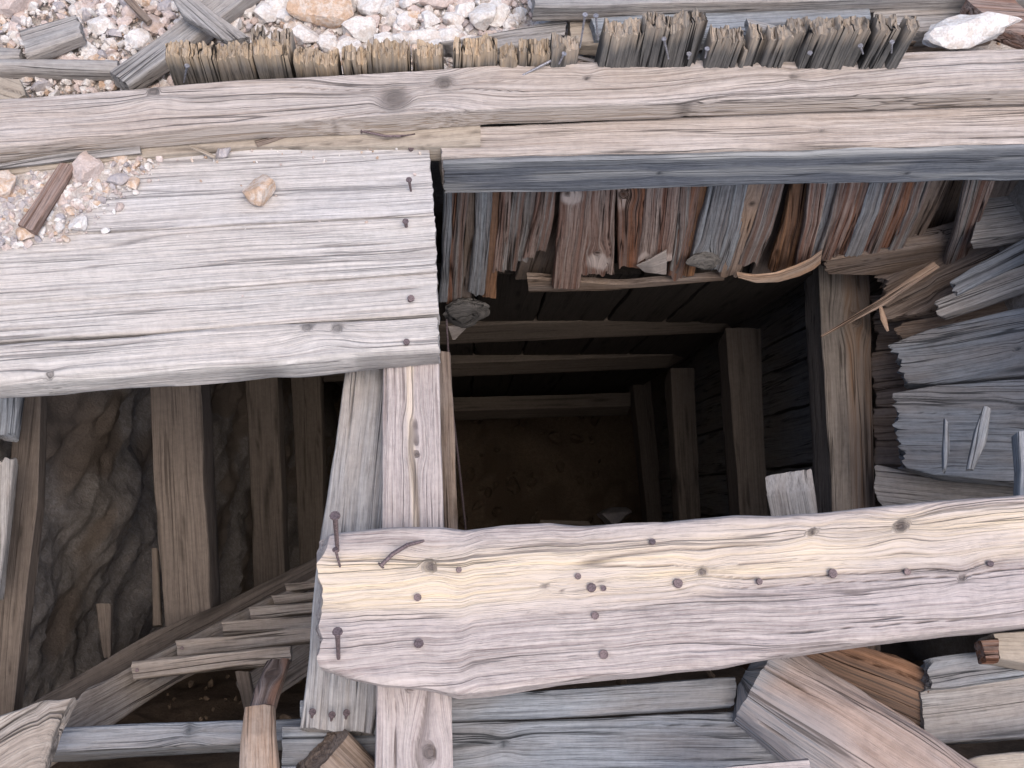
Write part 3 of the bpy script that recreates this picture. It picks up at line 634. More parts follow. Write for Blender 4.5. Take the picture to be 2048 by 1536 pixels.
# ================================================================== HANGING LAGGING
hang = empty('hanging_lagging', (1.0, Y_LAG, -.2), 'curtain of split rust and grey boards hanging below the slate faced beam', 'plank wall')
def hanger(t0, t1, b0, b1, yb, mat, yo=0., yt=None, tspot=None, knots=(), end=.02, th=.022, bend=0., endf=60, ytb=None, crk=.007):
    Y0 = Y_LAG - .035 + yo
    wd_ = 1.06; tc_, bc_ = (t0 + t1) / 2, (b0 + b1) / 2; t0, t1 = tc_ + (t0 - tc_) * wd_, tc_ + (t1 - tc_) * wd_; b0, b1 = bc_ + (b0 - bc_) * 1.22, bc_ + (b1 - bc_) * 1.22
    def top(x): return Py(x, 330 - (x - 885) * .03, Y0)
    # extend the line upwards a little behind the beam
    tl, tr = top(t0), top(t1); bl = Py(b0, yb, Y0 - .01); br = Py(b1, ytb or yb, Y0 - .01)
    ml = (tl + bl) / 2 + Vector((bend, -.01, 0)); mr = (tr + br) / 2 + Vector((bend, -.01, 0))
    return board('plank', [tl, ml, bl], [tr, mr, br], th, mat, parent=hang, down=(0, 1, 0), res=.0025, lres=.008, amp=.0022, crk=crk, cden=1.4,
                 edge=.004, end=(0, end), endf=endf, wav=.007, knots=knots, r=.005, warp=.012, straight=False, tintf=(lambda U, V, X, g, W: sst(1.3, .7, np.hypot((U - tspot[0]) / tspot[2], (V - tspot[1]) / tspot[3]))) if tspot else None)
hl = [
 (887, 905, 880, 893, 612, 'hblue', 0), (903, 923, 893, 908, 618, 'rust', .006), (922, 941, 906, 921, 615, 'hgrey', 0), (940, 958, 920, 940, 612, 'brown', .008),
 (957, 988, 938, 966, 600, 'hblue', -.004), (988, 1004, 966, 990, 604, 'orange', .006), (1003, 1026, 985, 1004, 552, 'hpink', .002), (1025, 1040, 996, 1010, 548, 'brown', .012),
 (1038, 1060, 1004, 1030, 545, 'hgrey', .004), (1060, 1086, 1028, 1050, 535, 'hgrey', .014), (1084, 1104, 1046, 1066, 532, 'hpink', .004), (1102, 1122, 1066, 1086, 524, 'hgrey', .006),
 (1130, 1192, 1108, 1152, 582, 'hpink', -.004), (1190, 1232, 1160, 1222, 556, 'hpink', .004), (1212, 1236, 1190, 1215, 500, 'hgrey', .016), (1232, 1302, 1240, 1282, 545, 'rust', -.002),
 (1300, 1366, 1280, 1336, 542, 'hpink', -.006), (1364, 1390, 1338, 1356, 556, 'hgrey', .003), (1388, 1412, 1334, 1360, 566, 'rust', .006), (1410, 1434, 1360, 1384, 560, 'orange', .01), (1432, 1480, 1382, 1432, 530, 'hblue', -.004),
 (1478, 1520, 1420, 1452, 556, 'hblue', .002), (1512, 1548, 1440, 1476, 560, 'warm', .0), (1546, 1586, 1474, 1510, 545, 'hgrey', -.004),
 (1600, 1632, 1540, 1592, 548, 'orange', .03), (1624, 1664, 1592, 1612, 545, 'hpink', .0), (1655, 1692, 1598, 1632, 540, 'hblue', .01), (1692, 1712, 1630, 1650, 528, 'hgrey', 0), (1710, 1740, 1642, 1668, 530, 'hpink', -.004),
 (1738, 1760, 1664, 1690, 532, 'rust', .004), (1758, 1796, 1690, 1716, 520, 'hblue', -.003), (1790, 1808, 1710, 1736, 520, 'hpink', .004), (1806, 1836, 1734, 1752, 518, 'hgrey', -.002), (1834, 1856, 1752, 1776, 512, 'rust', .002),
 (1854, 1884, 1774, 1800, 508, 'hgrey', .0), (1884, 1930, 1800, 1826, 505, 'brown', .03), (1950, 1985, 1868, 1884, 604, 'hgrey', -.03), (1983, 2018, 1884, 1900, 598, 'hpink', -.028),
]
kn = {(1190): [(.78, .5, .010)], (1232): [(.28, .2, .012)], (1300): [], (1432): [(.93, .5, .011)], (1130): [(.22, .2, .008)], (1512): [(.35, .5, .010)], (1655): [(.6, .4, .006)]}
tsp = {1190: (.86, .55, .08, .32), 1232: (.30, .12, .10, .30), 1130: (.24, .35, .05, .35), 1300: (.97, .5, .06, .8)}
for h in hl:
    hanger(*h[:6], yo=h[6], tspot=tsp.get(h[0]), knots=kn.get(h[0], ()), end=random.uniform(.015, .045), bend=random.uniform(-.004, .005))
# backing boards behind gaps
for (x0, x1, yo) in ((1090, 1300, .05), (1560, 1680, .06), (1860, 2000, .06), (1990, 2100, .0)):
    board('backing_board', [Py(x0, 340, Y_LAG + yo), Py(x0 - 60, 560, Y_LAG + yo)], [Py(x1, 340, Y_LAG + yo), Py(x1 - 110, 560, Y_LAG + yo)], .03, 'brown', parent=hang, down=(0, 1, 0), res=.006)
# burl at the foot of the first board
def burl(px, py, y, w, h, mat, seed, name, parent):
    c = Py(px, py, y); k = (c - CAM).length / F
    co = rock_co(4, 5, seed, .35) * np.array([w * k / 2, .025, h * k / 2 / .55])
    gr = np.stack([co[:, 0] * .4, np.hypot(co[:, 0] * .7, co[:, 2] + .006) + .003 * np.sin(co[:, 0] * 200), co[:, 1]], 1) + seed
    me = mesh_np(name, co, ICO[4][1], {'grain': ('FLOAT_VECTOR', gr), 'tint': ('FLOAT', co[:, 0] * 0)}, True, 60)
    return link(name, me, WD[mat], parent, Matrix.Translation(c))
burl(932, 626, Y_LAG - .06, 98, 56, 'torn_dark', 41, 'burl', hang)
burl(1402, 522, Y_LAG - .06, 78, 28, 'torn_dark', 43, 'burl', hang)
# torn pale flaps
board('splinter', [Py(1272, 532, Y_LAG - .06), Py(1300, 520, Y_LAG - .07), Py(1335, 500, Y_LAG - .07)], [Py(1290, 545, Y_LAG - .06), Py(1310, 548, Y_LAG - .07), Py(1334, 550, Y_LAG - .07)], .006, 'pale', parent=hang, down=(0, 1, 0), res=.003)
board('splinter', [Py(896, 655, Y_LAG - .06), Py(920, 652, Y_LAG - .06), Py(936, 648, Y_LAG - .06)], [Py(898, 660, Y_LAG - .06), Py(906, 684, Y_LAG - .06), Py(937, 652, Y_LAG - .06)], .005, 'pale', parent=hang, down=(0, 1, 0), res=.003)
cv = [(1472, 548), (1510, 552), (1550, 548), (1590, 534), (1620, 520), (1646, 500)]; cv2 = [(1476, 556), (1512, 567), (1555, 566), (1598, 554), (1628, 540), (1642, 528)]
board('splinter', [Py(x, y, Y_LAG - .085) for x, y in cv], [Py(x, y, Y_LAG - .085) for x, y in cv2], .008, 'fresh', straight=False, parent=hang, down=(0, 1, 0), res=.003)
board('splinter', [Py(x, y, Y_LAG - .03) for x, y in ((1052, 556), (1120, 560), (1240, 570), (1450, 552))], [Py(x, y, Y_LAG - .03) for x, y in ((1056, 586), (1130, 584), (1240, 580), (1450, 562))], .02, 'brown', parent=hang, down=(0, 1, 0), res=.005)
rf = board('broken_rail', [Py(x, y, Y_LAG - .05) for x, y in ((1640, 520), (1760, 505), (1880, 485), (1930, 470))], [Py(x, y, Y_LAG - .05) for x, y in ((1640, 548), (1760, 552), (1880, 540), (1930, 505))], .05, 'brown', down=(0, 1, 0), res=.004, end=(.02, .01), edge=.008)
setp(rf, 'broken brown rail under the slanting grey boards at the right', 'board')

# ================================================================== RIGHT SIDE
def sp(name, l, r_, zl, zr, th, mat, label, down=(.55, 0, -.83), **kw):
    def ZX(ps): return [Pz(p[0], p[1], zl + (zr - zl) * (p[0] - ps[0][0]) / max(ps[-1][0] - ps[0][0], 1)) for p in ps]
    L = ZX(l); Rr = ZX(r_)
    o = board(name, L, Rr, th, mat, down=down, **kw); return setp(o, label, 'plank') if label else o
sp('side_plank', [(1880, 575), (1950, 530), (2060, 470), (2200, 400)], [(1890, 600), (1960, 565), (2060, 515), (2200, 455)], -.42, -.18, .04, 'bluegrey', 'upper blue grey plank slanting down from the right edge', res=.003, end=(.03, 0))
sp('side_plank', [(1860, 604), (1950, 566), (2060, 518), (2200, 460)], [(1866, 636), (1960, 606), (2060, 570), (2200, 520)], -.45, -.2, .04, 'grey', 'grey brown plank slanting below the blue grey one at the right edge', res=.003, end=(.03, 0))
sp('side_plank', [(1775, 650), (1900, 628), (2060, 585), (2300, 540)], [(1785, 690), (1900, 690), (2060, 655), (2300, 620)], -.62, -.2, .04, 'brown', 'dark brown plank below the slanting planks, right edge', res=.004, end=(.03, 0))
sp('side_plank', [(1772, 690), (1860, 655), (2060, 612), (2300, 570)], [(1786, 764), (1870, 766), (2060, 750), (2300, 722)], -.58, -.12, .05, 'bluegrey', 'wide blue grey plank with a splintered left end beside the knotted beam', res=.003, end=(.03, 0), knots=[(.5, .6, .006)], wav=.012)
sp('side_plank', [(1768, 788), (1870, 770), (2060, 754), (2300, 727)], [(1776, 925), (1870, 950), (2060, 968), (2300, 970)], -.55, -.10, .05, 'bluegrey', 'broad blue plank with two long gouges low at the right edge', res=.003, end=(.03, 0), knots=[(.52, .3, .008)], wav=.014)
sp('side_plank', [(1740, 925), (1860, 953), (2060, 975), (2300, 980)], [(1750, 1080), (1860, 1100), (2060, 1120), (2300, 1130)], -.66, -.25, .05, 'grey', 'dim grey plank just above the broad pale plank, far right', res=.004, end=(.02, 0))
sp('side_plank', [(2036, 860), (2042, 940), (2038, 1010)], [(2090, 860), (2090, 940), (2090, 1010)], -.02, -.02, .03, 'bluegrey', 'thin pale blue slat at the right edge above the pale plank', down=(0, 0, -1))
for (yy0, yy1, lb_) in ((590, 700, 'rotten brown board end beside the knotted beam, the upper'), (704, 812, 'rotten brown board end beside the knotted beam, the middle'), (816, 930, 'rotten brown board end beside the knotted beam, the lower')):
    sp('rotten_board', [(1730, yy0), (1900, yy0 - 12), (2100, yy0 - 40)], [(1738, yy1), (1900, yy1), (2100, yy1 - 10)], -.78, -.36, .04, 'brown', lb_, res=.004, lres=.008, end=(.02, 0), crk=.008, edge=.008, amp=.002, wav=.02, warp=.03)
# gouge splinters on the blue plank
for (l, r_) in (([(1888, 830), (1884, 900), (1886, 945)], [(1896, 838), (1900, 895), (1890, 945)]), ([(1968, 805), (1948, 860), (1930, 945)], [(1984, 812), (1974, 880), (1944, 945)])):
    o = board('splinter', [Pz(p[0], p[1], -.26) for p in l], [Pz(p[0], p[1], -.26) for p in r_], .012, 'bluegrey', down=(.4, 0, -.9), res=.003, round_=.006, end=(.01, .01))
    setp(o, 'long curled splinter %s on the broad blue plank at the right' % ('nearer the beam' if l[0][0] < 1900 else 'nearer the right edge'), 'splinter')
bs = board('splinter', [Pz(1640, 672, -.62), Pz(1760, 598, -.52), Pz(1868, 522, -.42)], [Pz(1642, 675, -.62), Pz(1772, 608, -.52), Pz(1882, 532, -.42)], .008, 'warm', res=.003)
setp(bs, 'long thin brown splinter leaning across the knotted side beam', 'splinter')
bs = board('splinter', [Pz(1758, 612, -.45), Pz(1762, 640, -.45), Pz(1776, 664, -.45)], [Pz(1764, 611, -.45), Pz(1774, 635, -.45), Pz(1779, 662, -.45)], .006, 'warm', res=.003)
setp(bs, 'short pale splinter hanging beside the knotted side beam', 'splinter')
fx = sp('side_plank', [(1735, 540), (1850, 505), (1960, 440), (2100, 360)], [(1745, 640), (1860, 620), (1960, 560), (2100, 480)], -.62, -.32, .05, 'brown', 'dark cracked plank behind the slanting boards at the right', res=.004, end=(.04, 0), edge=.012)
fx = sp('side_plank', [(1990, 330), (2300, 300)], [(1940, 480), (2300, 420)], -.30, -.22, .05, 'grey', 'dull grey slab under the beam at the top right of the pit', res=.004, edge=.01)
# stub post
st = board('post_stub', [Pz(1532, 990, -.28), Pz(1562, 1150, -.40)], [Pz(1626, 978, -.28), Pz(1650, 1140, -.40)], .045, 'grey', res=.003, crk=.010, edge=.004, amp=.002, lres=.004, down=(.0, 1, .35), end=(.003, 0), zs=.2)
setp(st, 'grey splintered post stub rising behind the broad pale plank', 'post')
pb = rock('rock', 1223, 1040, -4.6, 72, 44, 'grey', seed=77, hz=.1); setp(pb, 'pale block lying at the bottom of the dark shaft', 'rock')
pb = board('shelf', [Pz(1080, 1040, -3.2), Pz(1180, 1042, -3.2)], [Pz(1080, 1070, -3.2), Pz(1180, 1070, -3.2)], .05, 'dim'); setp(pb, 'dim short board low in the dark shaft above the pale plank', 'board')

# ================================================================== BOTTOM RIGHT
b1 = beamz('collar_plank', [(600, 1400), (905, 1392), (1200, 1372), (1480, 1352)], [(600, 1436), (905, 1440), (1200, 1428), (1480, 1410)], -.06, .045, 'bluegrey', res=.003, crk=.005, end=(0, .01))
setp(b1, 'blue grey plank just below the broad pale plank, right of the divider', 'plank')
b2 = beamz('collar_plank', [(560, 1452), (905, 1446), (1200, 1436), (1600, 1415)], [(560, 1580), (905, 1580), (1200, 1570), (1600, 1555)], -.08, .05, 'bluegrey', res=.003, crk=.005, knots=[(.42, .35, .007)], wav=.01)
setp(b2, 'wide grey plank at the bottom right of the divider, behind the diagonal log', 'plank')
b3 = beamz('collar_plank', [(1840, 1320), (2048, 1290), (2300, 1270)], [(1850, 1378), (1920, 1372), (2048, 1352), (2300, 1300)], -.06, .04, 'bluegrey', res=.003, end=(.02, 0))
setp(b3, 'weathered blue plank behind the rust stained log end, upper one', 'plank')
b4 = beamz('collar_plank', [(1840, 1385), (1930, 1350), (2048, 1330), (2300, 1310)], [(1850, 1490), (1930, 1482), (2048, 1474), (2300, 1460)], -.09, .05, 'grey', res=.003)
setp(b4, 'flat grey plank right of the rust stained log end, lower one', 'plank')
b5 = board('corner_block', [Pz(1985, 1266, .0), Pz(2120, 1258, .0)], [Pz(2000, 1318, .0), Pz(2130, 1340, .0)], .06, 'tan'); setp(b5, 'tan block tucked under the pale plank at the right edge', 'block')
b6 = board('corner_block', [Pz(1960, 1280, .005), Pz(2000, 1275, .005)], [Pz(1972, 1325, .005), Pz(2000, 1325, .005)], .03, 'rust'); setp(b6, 'small rusty wedge under the pale plank near the right edge', 'block')
lg2 = board('diagonal_timber', [Pz(1520, 1230, -.20), Pz(1700, 1290, -.14), Pz(1800, 1312, -.10), Pz(1868, 1346, -.08)], [Pz(1440, 1290, -.22), Pz(1640, 1400, -.17), Pz(1760, 1462, -.13), Pz(1846, 1506, -.11)], .13, 'charred', down=(-.15, .25, -1), res=.003, lres=.006,
      r=.016, edge=.004, crk=.008, end=(0, .005), tintf=lambda U, V, X, g, W: np.clip(sst(.36, .56, U - .25 * (V < .0) + .12 * fbm(X * 8, g * 50, 6)) * sst(.12, .34, V) + sst(.93, .97, U) , 0, 1) * .95, wav=.01)
setp(lg2, 'square rust stained timber with a darkened end behind the diagonal log', 'timber')
lg3 = log('diagonal_log', Pz(1486, 1352, -.085), Pz(1990, 1675, .0), .088, .086, 'logwood', rough=.013, nth=130, lres=.008, crk=.020, wav=.010, sq=.05, end=(.004, 0), taper=.05, tintf=lambda u, y, z: np.clip(np.maximum(sst(.16, .05, u), sst(.01, -.05, y * 1.0) * .8 * sst(.6, .3, u)) , 0, 1))  # blue-grey weathering that also paints a shaded left side, for roundness
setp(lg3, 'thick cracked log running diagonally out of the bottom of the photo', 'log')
b7 = beamz('near_board', [(1380, 1546), (1470, 1530), (1600, 1518), (1620, 1516)], [(1390, 1620), (1500, 1620), (1600, 1620), (1640, 1620)], .12, .04, 'cream', res=.003); setp(b7, 'pale board edge at the bottom beside the diagonal log', 'board')
b8 = beamz('near_board', [(1890, 1536), (1960, 1508), (2048, 1500), (2200, 1490)], [(1890, 1640), (1960, 1640), (2048, 1640), (2200, 1640)], .02, .04, 'tan', res=.003, edge=.006); setp(b8, 'tan board corner at the bottom right corner', 'board')

# ================================================================== BOTTOM LEFT
b9 = beamz('sill_timber', [(-100, 1462), (150, 1454), (300, 1446), (600, 1436), (760, 1430)], [(-100, 1510), (150, 1504), (300, 1496), (600, 1480), (760, 1476)], -.14, .14, 'bluegrey', res=.003, knots=[(.55, .3, .012)])
setp(b9, 'squared sill timber across the bottom left below the ladder', 'beam')
b10 = log('stone_block', Pz(640, 1500, -.05), Pz(720, 1580, -.1), .05, .05, 'brown', sq=1.0, rough=.003, crk=.003, end=(.003, .003)); setp(b10, 'dark blocky timber end under the grey checked plank', 'block')

# ladder
LS = Vector(S).normalized()
lad = empty('ladder', Pz(0, 1490, -.02), 'old wooden ladder with nailed rungs going down into the left pit', 'ladder')
ra0 = Pz(-30, 1500, -.02)
def along(t): return ra0 + LS * t
rw = .13
side = Vector((.42, 0, 0))
acr = (Vector((.55, -.8, -.15))).normalized()
def LP(pts, dz=0.0): return [Pz(x, y, dz + float(np.interp(x, [-60, 380, 640, 760], [-.10, -.58, -.98, -1.15]))) for x, y in pts]
ru = [(-60, 1512), (0, 1478), (60, 1446), (112, 1418), (150, 1404), (162, 1386), (200, 1370), (262, 1334), (350, 1290), (440, 1245), (520, 1205), (620, 1158), (700, 1120)]
rl = [(-30, 1650), (40, 1582), (100, 1536), (160, 1496), (220, 1453), (266, 1422), (312, 1390), (350, 1368), (400, 1342), (480, 1300), (560, 1262), (640, 1225), (720, 1190)]
board('rail', LP(ru), LP(rl), .045, 'rail', parent=lad, down=(0, .4, -1), res=.004, lres=.008, edge=.004, wav=.008, crk=.005, r=.008)
board('rail', LP([(470, 1366), (572, 1302), (680, 1236), (760, 1190)], -.03), LP([(500, 1432), (560, 1390), (620, 1348), (720, 1284), (780, 1240)], -.03), .045, 'rail', parent=lad, down=(0, .4, -1), res=.004, edge=.003)
for i, (x0, y0, x1, y1, w_, z) in enumerate(((258, 1340, 584, 1308, 34, -.40), (348, 1296, 630, 1268, 30, -.50), (438, 1256, 680, 1238, 27, -.60), (494, 1226, 700, 1208, 23, -.70), (538, 1198, 710, 1184, 17, -.80), (566, 1176, 720, 1162, 12, -.88))):
    rg = board('rung', [Pz(x0, y0 - w_ / 2, z), Pz(x1, y1 - w_ / 2, z)], [Pz(x0 + 4, y0 + w_ / 2, z), Pz(x1, y1 + w_ / 2, z)], .025, 'rail', parent=lad, res=.003, edge=.005, warp=.006, end=(.005, .005), r=.004)
    if i < 2: tube('nail', [Pz(x0 + 16, y0, z - .002), Pz(x0 + 16, y0, z + .005)], .002, NAIL, rg, (.004, .002))
# dark rail / ledge above the ladder
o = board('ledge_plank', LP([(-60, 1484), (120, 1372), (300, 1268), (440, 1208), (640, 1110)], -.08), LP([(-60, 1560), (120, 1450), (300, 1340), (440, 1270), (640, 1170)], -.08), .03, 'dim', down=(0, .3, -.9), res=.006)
setp(o, 'dim narrow plank lying behind the ladder along its upper edge', 'plank')
# carved lump of ladder foot
o = board('broken_board', [Pz(-30, 1440, .02), Pz(40, 1418, .02), Pz(90, 1400, .01), Pz(120, 1402, .0), Pz(165, 1390, -.02)], [Pz(-30, 1560, .02), Pz(30, 1560, .02), Pz(80, 1550, .01), Pz(100, 1500, .0), Pz(118, 1440, -.02)], .03, 'rail', res=.003, edge=.006, wav=.006, end=(0, .015))
setp(o, 'short weathered board end lying over the ladder at the left edge', 'board')
# broken stick
stk = board('broken_stick', [Pz(533, 1316, -.18), Pz(508, 1378, -.10), Pz(494, 1425, -.06)], [Pz(578, 1312, -.18), Pz(560, 1370, -.10), Pz(545, 1420, -.06)], .04, 'pinkbrown', res=.003, edge=.004, knots=[(.35, .5, .012)], end=(.01, .012), round_=.008, straight=False)
setp(stk, 'grey upper length of the broken stick leaning on the top ladder rung', 'stick')
stk = board('broken_stick', [Pz(490, 1412, -.055), Pz(480, 1475, .0), Pz(474, 1580, .05)], [Pz(544, 1408, -.055), Pz(546, 1472, .0), Pz(556, 1580, .05)], .04, 'fresh', res=.003, edge=.004, end=(.005, 0), crk=.006, round_=.01, tintf=None)
setp(stk, 'pale orange lower end of the broken stick at the bottom edge', 'stick')
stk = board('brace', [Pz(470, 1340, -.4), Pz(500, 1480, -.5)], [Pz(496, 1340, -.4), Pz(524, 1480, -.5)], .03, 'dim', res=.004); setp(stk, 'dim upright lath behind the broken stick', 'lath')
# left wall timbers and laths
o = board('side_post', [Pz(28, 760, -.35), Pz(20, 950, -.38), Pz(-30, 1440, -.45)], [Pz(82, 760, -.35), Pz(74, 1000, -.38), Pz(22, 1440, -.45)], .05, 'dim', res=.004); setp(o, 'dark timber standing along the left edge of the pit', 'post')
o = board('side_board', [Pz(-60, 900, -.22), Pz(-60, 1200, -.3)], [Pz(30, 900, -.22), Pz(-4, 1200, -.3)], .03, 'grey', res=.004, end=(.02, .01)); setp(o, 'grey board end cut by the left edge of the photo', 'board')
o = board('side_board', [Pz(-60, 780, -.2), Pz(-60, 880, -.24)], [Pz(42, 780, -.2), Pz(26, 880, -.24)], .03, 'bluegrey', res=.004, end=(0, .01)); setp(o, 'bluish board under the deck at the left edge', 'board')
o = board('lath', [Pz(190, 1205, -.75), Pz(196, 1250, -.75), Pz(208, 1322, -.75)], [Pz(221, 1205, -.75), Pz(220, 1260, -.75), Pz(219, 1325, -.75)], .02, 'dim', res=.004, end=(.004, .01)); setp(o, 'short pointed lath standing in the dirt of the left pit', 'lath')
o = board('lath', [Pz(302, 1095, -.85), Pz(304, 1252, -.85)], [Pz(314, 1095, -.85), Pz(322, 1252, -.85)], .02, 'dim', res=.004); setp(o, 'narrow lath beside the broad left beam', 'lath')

# ================================================================== DEBRIS BEHIND THE FRAME
def deb(name, l, r_, z, th, mat, label, cat='plank', z1=None, **kw):
    kw.setdefault('res', .003); kw.setdefault('edge', .004)
    return setp(beamz(name, l, r_, z, th, mat, z1=z1, **kw), label, cat)
deb('wood_block', [(33, 62), (160, 25)], [(50, 112), (172, 66)], .06, .035, 'grey', 'short grey sawn block lying in the gravel at top left', 'block', end=(.004, .008), crk=.006)
deb('pole', [(-60, 116), (240, 120)], [(-60, 138), (240, 143)], .04, .03, 'grey', 'long grey pole lying level in the gravel at the left edge', 'pole', round_=.008)
deb('wood_chunk', [(-60, 88), (45, 96)], [(-60, 118), (42, 112)], .05, .03, 'grey', 'grey slab end at the left edge above the level pole', 'block')
deb('wood_block', [(-30, 150), (40, 158), (50, 190)], [(-30, 200), (10, 200), (22, 205)], .06, .05, 'tan', 'tan wood block cut by the left edge above the long top plank', 'block')
deb('loose_plank', [(216, 144), (330, 62), (440, -30)], [(252, 170), (392, 75), (520, -30)], .065, .04, 'grey', 'grey plank lying diagonally with its sawn end beside the torn boards', end=(.003, 0), crk=.005)
deb('loose_plank', [(332, -30), (365, 30), (455, 82)], [(385, -30), (400, 2), (500, 74)], .12, .02, 'grey', 'grey plank crossing over the diagonal plank', z1=.10)
deb('stick', [(240, -10), (292, 46)], [(262, -10), (304, 38)], .05, .012, 'brown', 'small dark stick between the stones near the top left', 'stick')
deb('long_beam', [(1060, -60), (1500, -70), (2300, -90)], [(1062, 14), (1500, 4), (2300, -22)], .13, .045, 'grey', 'grey weathered beam along the top edge of the photo', 'beam', crk=.005, end=(.006, 0))
deb('loose_plank', [(860, 86), (1000, 62), (1138, 34)], [(900, 96), (1010, 92), (1130, 74)], .07, .05, 'grey', 'grey splintered plank tapering into the gravel left of the two upright nails', end=(.03, .004))
deb('loose_plank', [(1136, 38), (1208, 30)], [(1140, 86), (1208, 88)], .072, .04, 'tan', 'brownish board piece behind the two upright nails')
deb('loose_plank', [(1180, 36), (1450, 16), (1740, 2)], [(1190, 66), (1450, 70), (1745, 36)], .10, .05, 'bluegrey', 'long blue grey plank behind the tall torn boards', crk=.004)
deb('stick', [(1490, 34), (1580, 58)], [(1496, 52), (1590, 70)], .15, .02, 'grey', 'short grey stick lying on the blue grey plank', 'stick')
deb('loose_plank', [(1745, 6), (1840, 20), (2000, -10)], [(1745, 46), (1850, 62), (2060, 30)], .09, .05, 'grey', 'dull grey plank at the top between the torn boards and the white rock')
deb('loose_plank', [(1800, 50), (1990, 20)], [(1820, 84), (2000, 60)], .06, .05, 'brown', 'dark plank lying low behind the white rock')
deb('loose_plank', [(1932, 0), (1990, -40)], [(1990, 50), (2150, 110)], .16, .04, 'pinkbrown', 'brown plank end crossing the top right corner')
deb('stick', [(1410, 106), (1470, 118)], [(1408, 114), (1466, 124)], .12, .008, 'pale', 'thin pale sliver behind the long top plank', 'splinter')
sl_ = deb('stick', [(1142, 104), (1205, 122)], [(1142, 112), (1203, 126)], .14, .008, 'pale', 'thin pale sliver lying beside the bent nail', 'splinter')

# on the deck
TD = DZ + .005
deb('stick', [(-20, 328), (100, 308), (282, 284)], [(-20, 338), (100, 322), (284, 303)], TD + .02, .010, 'grey', 'thin grey slat lying along the deck rubble below the top plank', 'slat')
deb('stick', [(34, 450), (118, 322)], [(66, 464), (152, 326)], TD + .03, .018, 'pinkbrown', 'brown stick lying slantwise in the deck rubble', 'stick', z1=TD + .02)
deb('stick', [(505, 280), (560, 268)], [(512, 292), (580, 269)], TD + .012, .008, 'brown', 'small brown chip against the top plank on the deck', 'chip')
deb('stick', [(365, 288), (430, 318)], [(372, 287), (434, 312)], TD + .008, .005, 'tan', 'thin twig beside the little dark stone on the deck', 'twig')

# ================================================================== ROCKS
def rk(px, py, w, h, mat, label, rot=0, z=None, tone=0., group=None, hz=None, cuts=14):
    p = Pz(px, py, .02); zz = z if z is not None else float(GZ(p.x, p.y))
    return setp(rock('rock', px, py, zz, w, h, mat, rot, tone=tone, hz=hz, cuts=cuts), label, 'rock', group)
rk(522, 396, 68, 66, 'orange', 'lone pale orange rock sitting on the bare deck planks', z=DZ, tone=0, rot=20)
rk(178, 350, 62, 76, 'pink', 'tall pink rock at the edge of the deck rubble', z=DZ, rot=-15)
rk(243, 318, 50, 30, 'orange', 'brown stone beside the pink rock below the grey slat', z=DZ, rot=-10)
rk(238, 364, 38, 26, 'grey', 'small purple grey stone right of the pink rock', z=DZ)
rk(162, 453, 36, 38, 'white', 'whitish rock on the seam between the first two deck planks', z=DZ)
rk(60, 470, 42, 44, 'orange', 'cream rock below the foot of the brown stick', z=DZ, rot=30)
rk(122, 458, 22, 22, 'white', 'small white stone left of the whitish seam rock', z=DZ)
rk(212, 465, 16, 14, 'white', 'tiny white stone right of the whitish seam rock', z=DZ)
rk(448, 312, 32, 26, 'grey', 'little dark stone by the twig on the deck', z=DZ, tone=.6)
rk(438, 288, 20, 18, 'orange', 'tiny orange stone above the little dark stone', z=DZ)
rk(14, 385, 60, 62, 'orange', 'cream rock in the deck rubble at the left edge', z=DZ)
rk(20, 306, 46, 36, 'pink', 'pink rock at the left edge against the top plank', z=DZ)
rk(128, 406, 30, 18, 'pink', 'reddish stone right of the brown stick', z=DZ, tone=.7)
rk(268, 372, 26, 26, 'orange', 'small orange stone at the right edge of the deck rubble', z=DZ)
rk(640, 32, 124, 88, 'orange', 'large orange tinged boulder among white gravel at the top', rot=10)
rk(612, 80, 72, 40, 'white', 'white and orange rock just behind the torn boards', rot=-20)
rk(533, 36, 66, 50, 'white', 'white rock left of the large orange boulder', rot=30)
rk(458, 32, 36, 36, 'orange', 'small bright orange rock beside the crossed planks', tone=1., rot=10)
rk(498, 20, 40, 46, 'white', 'narrow white rock between the bright orange rock and its white neighbour')
rk(20, 14, 130, 60, 'pink', 'rough pinkish boulder in the top left corner')
rk(850, 82, 150, 40, 'white', 'long flat white rock behind the torn boards', rot=-3)
rk(748, 18, 64, 60, 'white', 'round white rock right of the large orange boulder', rot=5)
rk(788, 34, 26, 50, 'white', 'upright narrow white rock at the top of the gravel')
rk(722, 70, 70, 50, 'white', 'white rock below the round one, by the long flat rock')
rk(966, 44, 58, 56, 'white', 'square pinkish white rock left of the grey splintered plank', rot=8, tone=.2)
rk(884, 14, 90, 46, 'pink', 'pinkish white boulder at the top centre of the gravel', rot=-5)
rk(1042, 34, 32, 30, 'white', 'small white rock under the end of the top beam')
wr1 = rk(1946, 74, 200, 66, 'white', 'big white lumpy rock resting behind the top plank at the right', rot=14, z=.13, hz=.03, cuts=7)
wr2 = rk(1880, 86, 90, 50, 'white', 'smaller white rock leaning against the big white one', z=.10, hz=.022)
G1 = 'pale stones in the gravel bed behind the frame'
ra = random.Random(5)
LM = [(600, 60, 'the orange boulder'), (540, 40, 'the torn boards'), (790, 30, 'the upright narrow rock'), (720, 70, 'the white rock by the flat rock'), (900, 20, 'the pinkish boulder'), (100, 68, 'the short sawn block'), (120, 128, 'the level pole'), (200, 20, 'the top left boulder'), (300, 110, 'the diagonal plank'), (430, 40, 'the crossed planks'), (640, 32, 'the large orange boulder'), (850, 82, 'the long flat rock'), (748, 18, 'the round white rock'), (966, 44, 'the square pinkish rock'), (240, 178, 'the sawn end of the diagonal plank'), (290, 60, 'the small dark stick'), (1060, 40, 'the end of the top beam')]
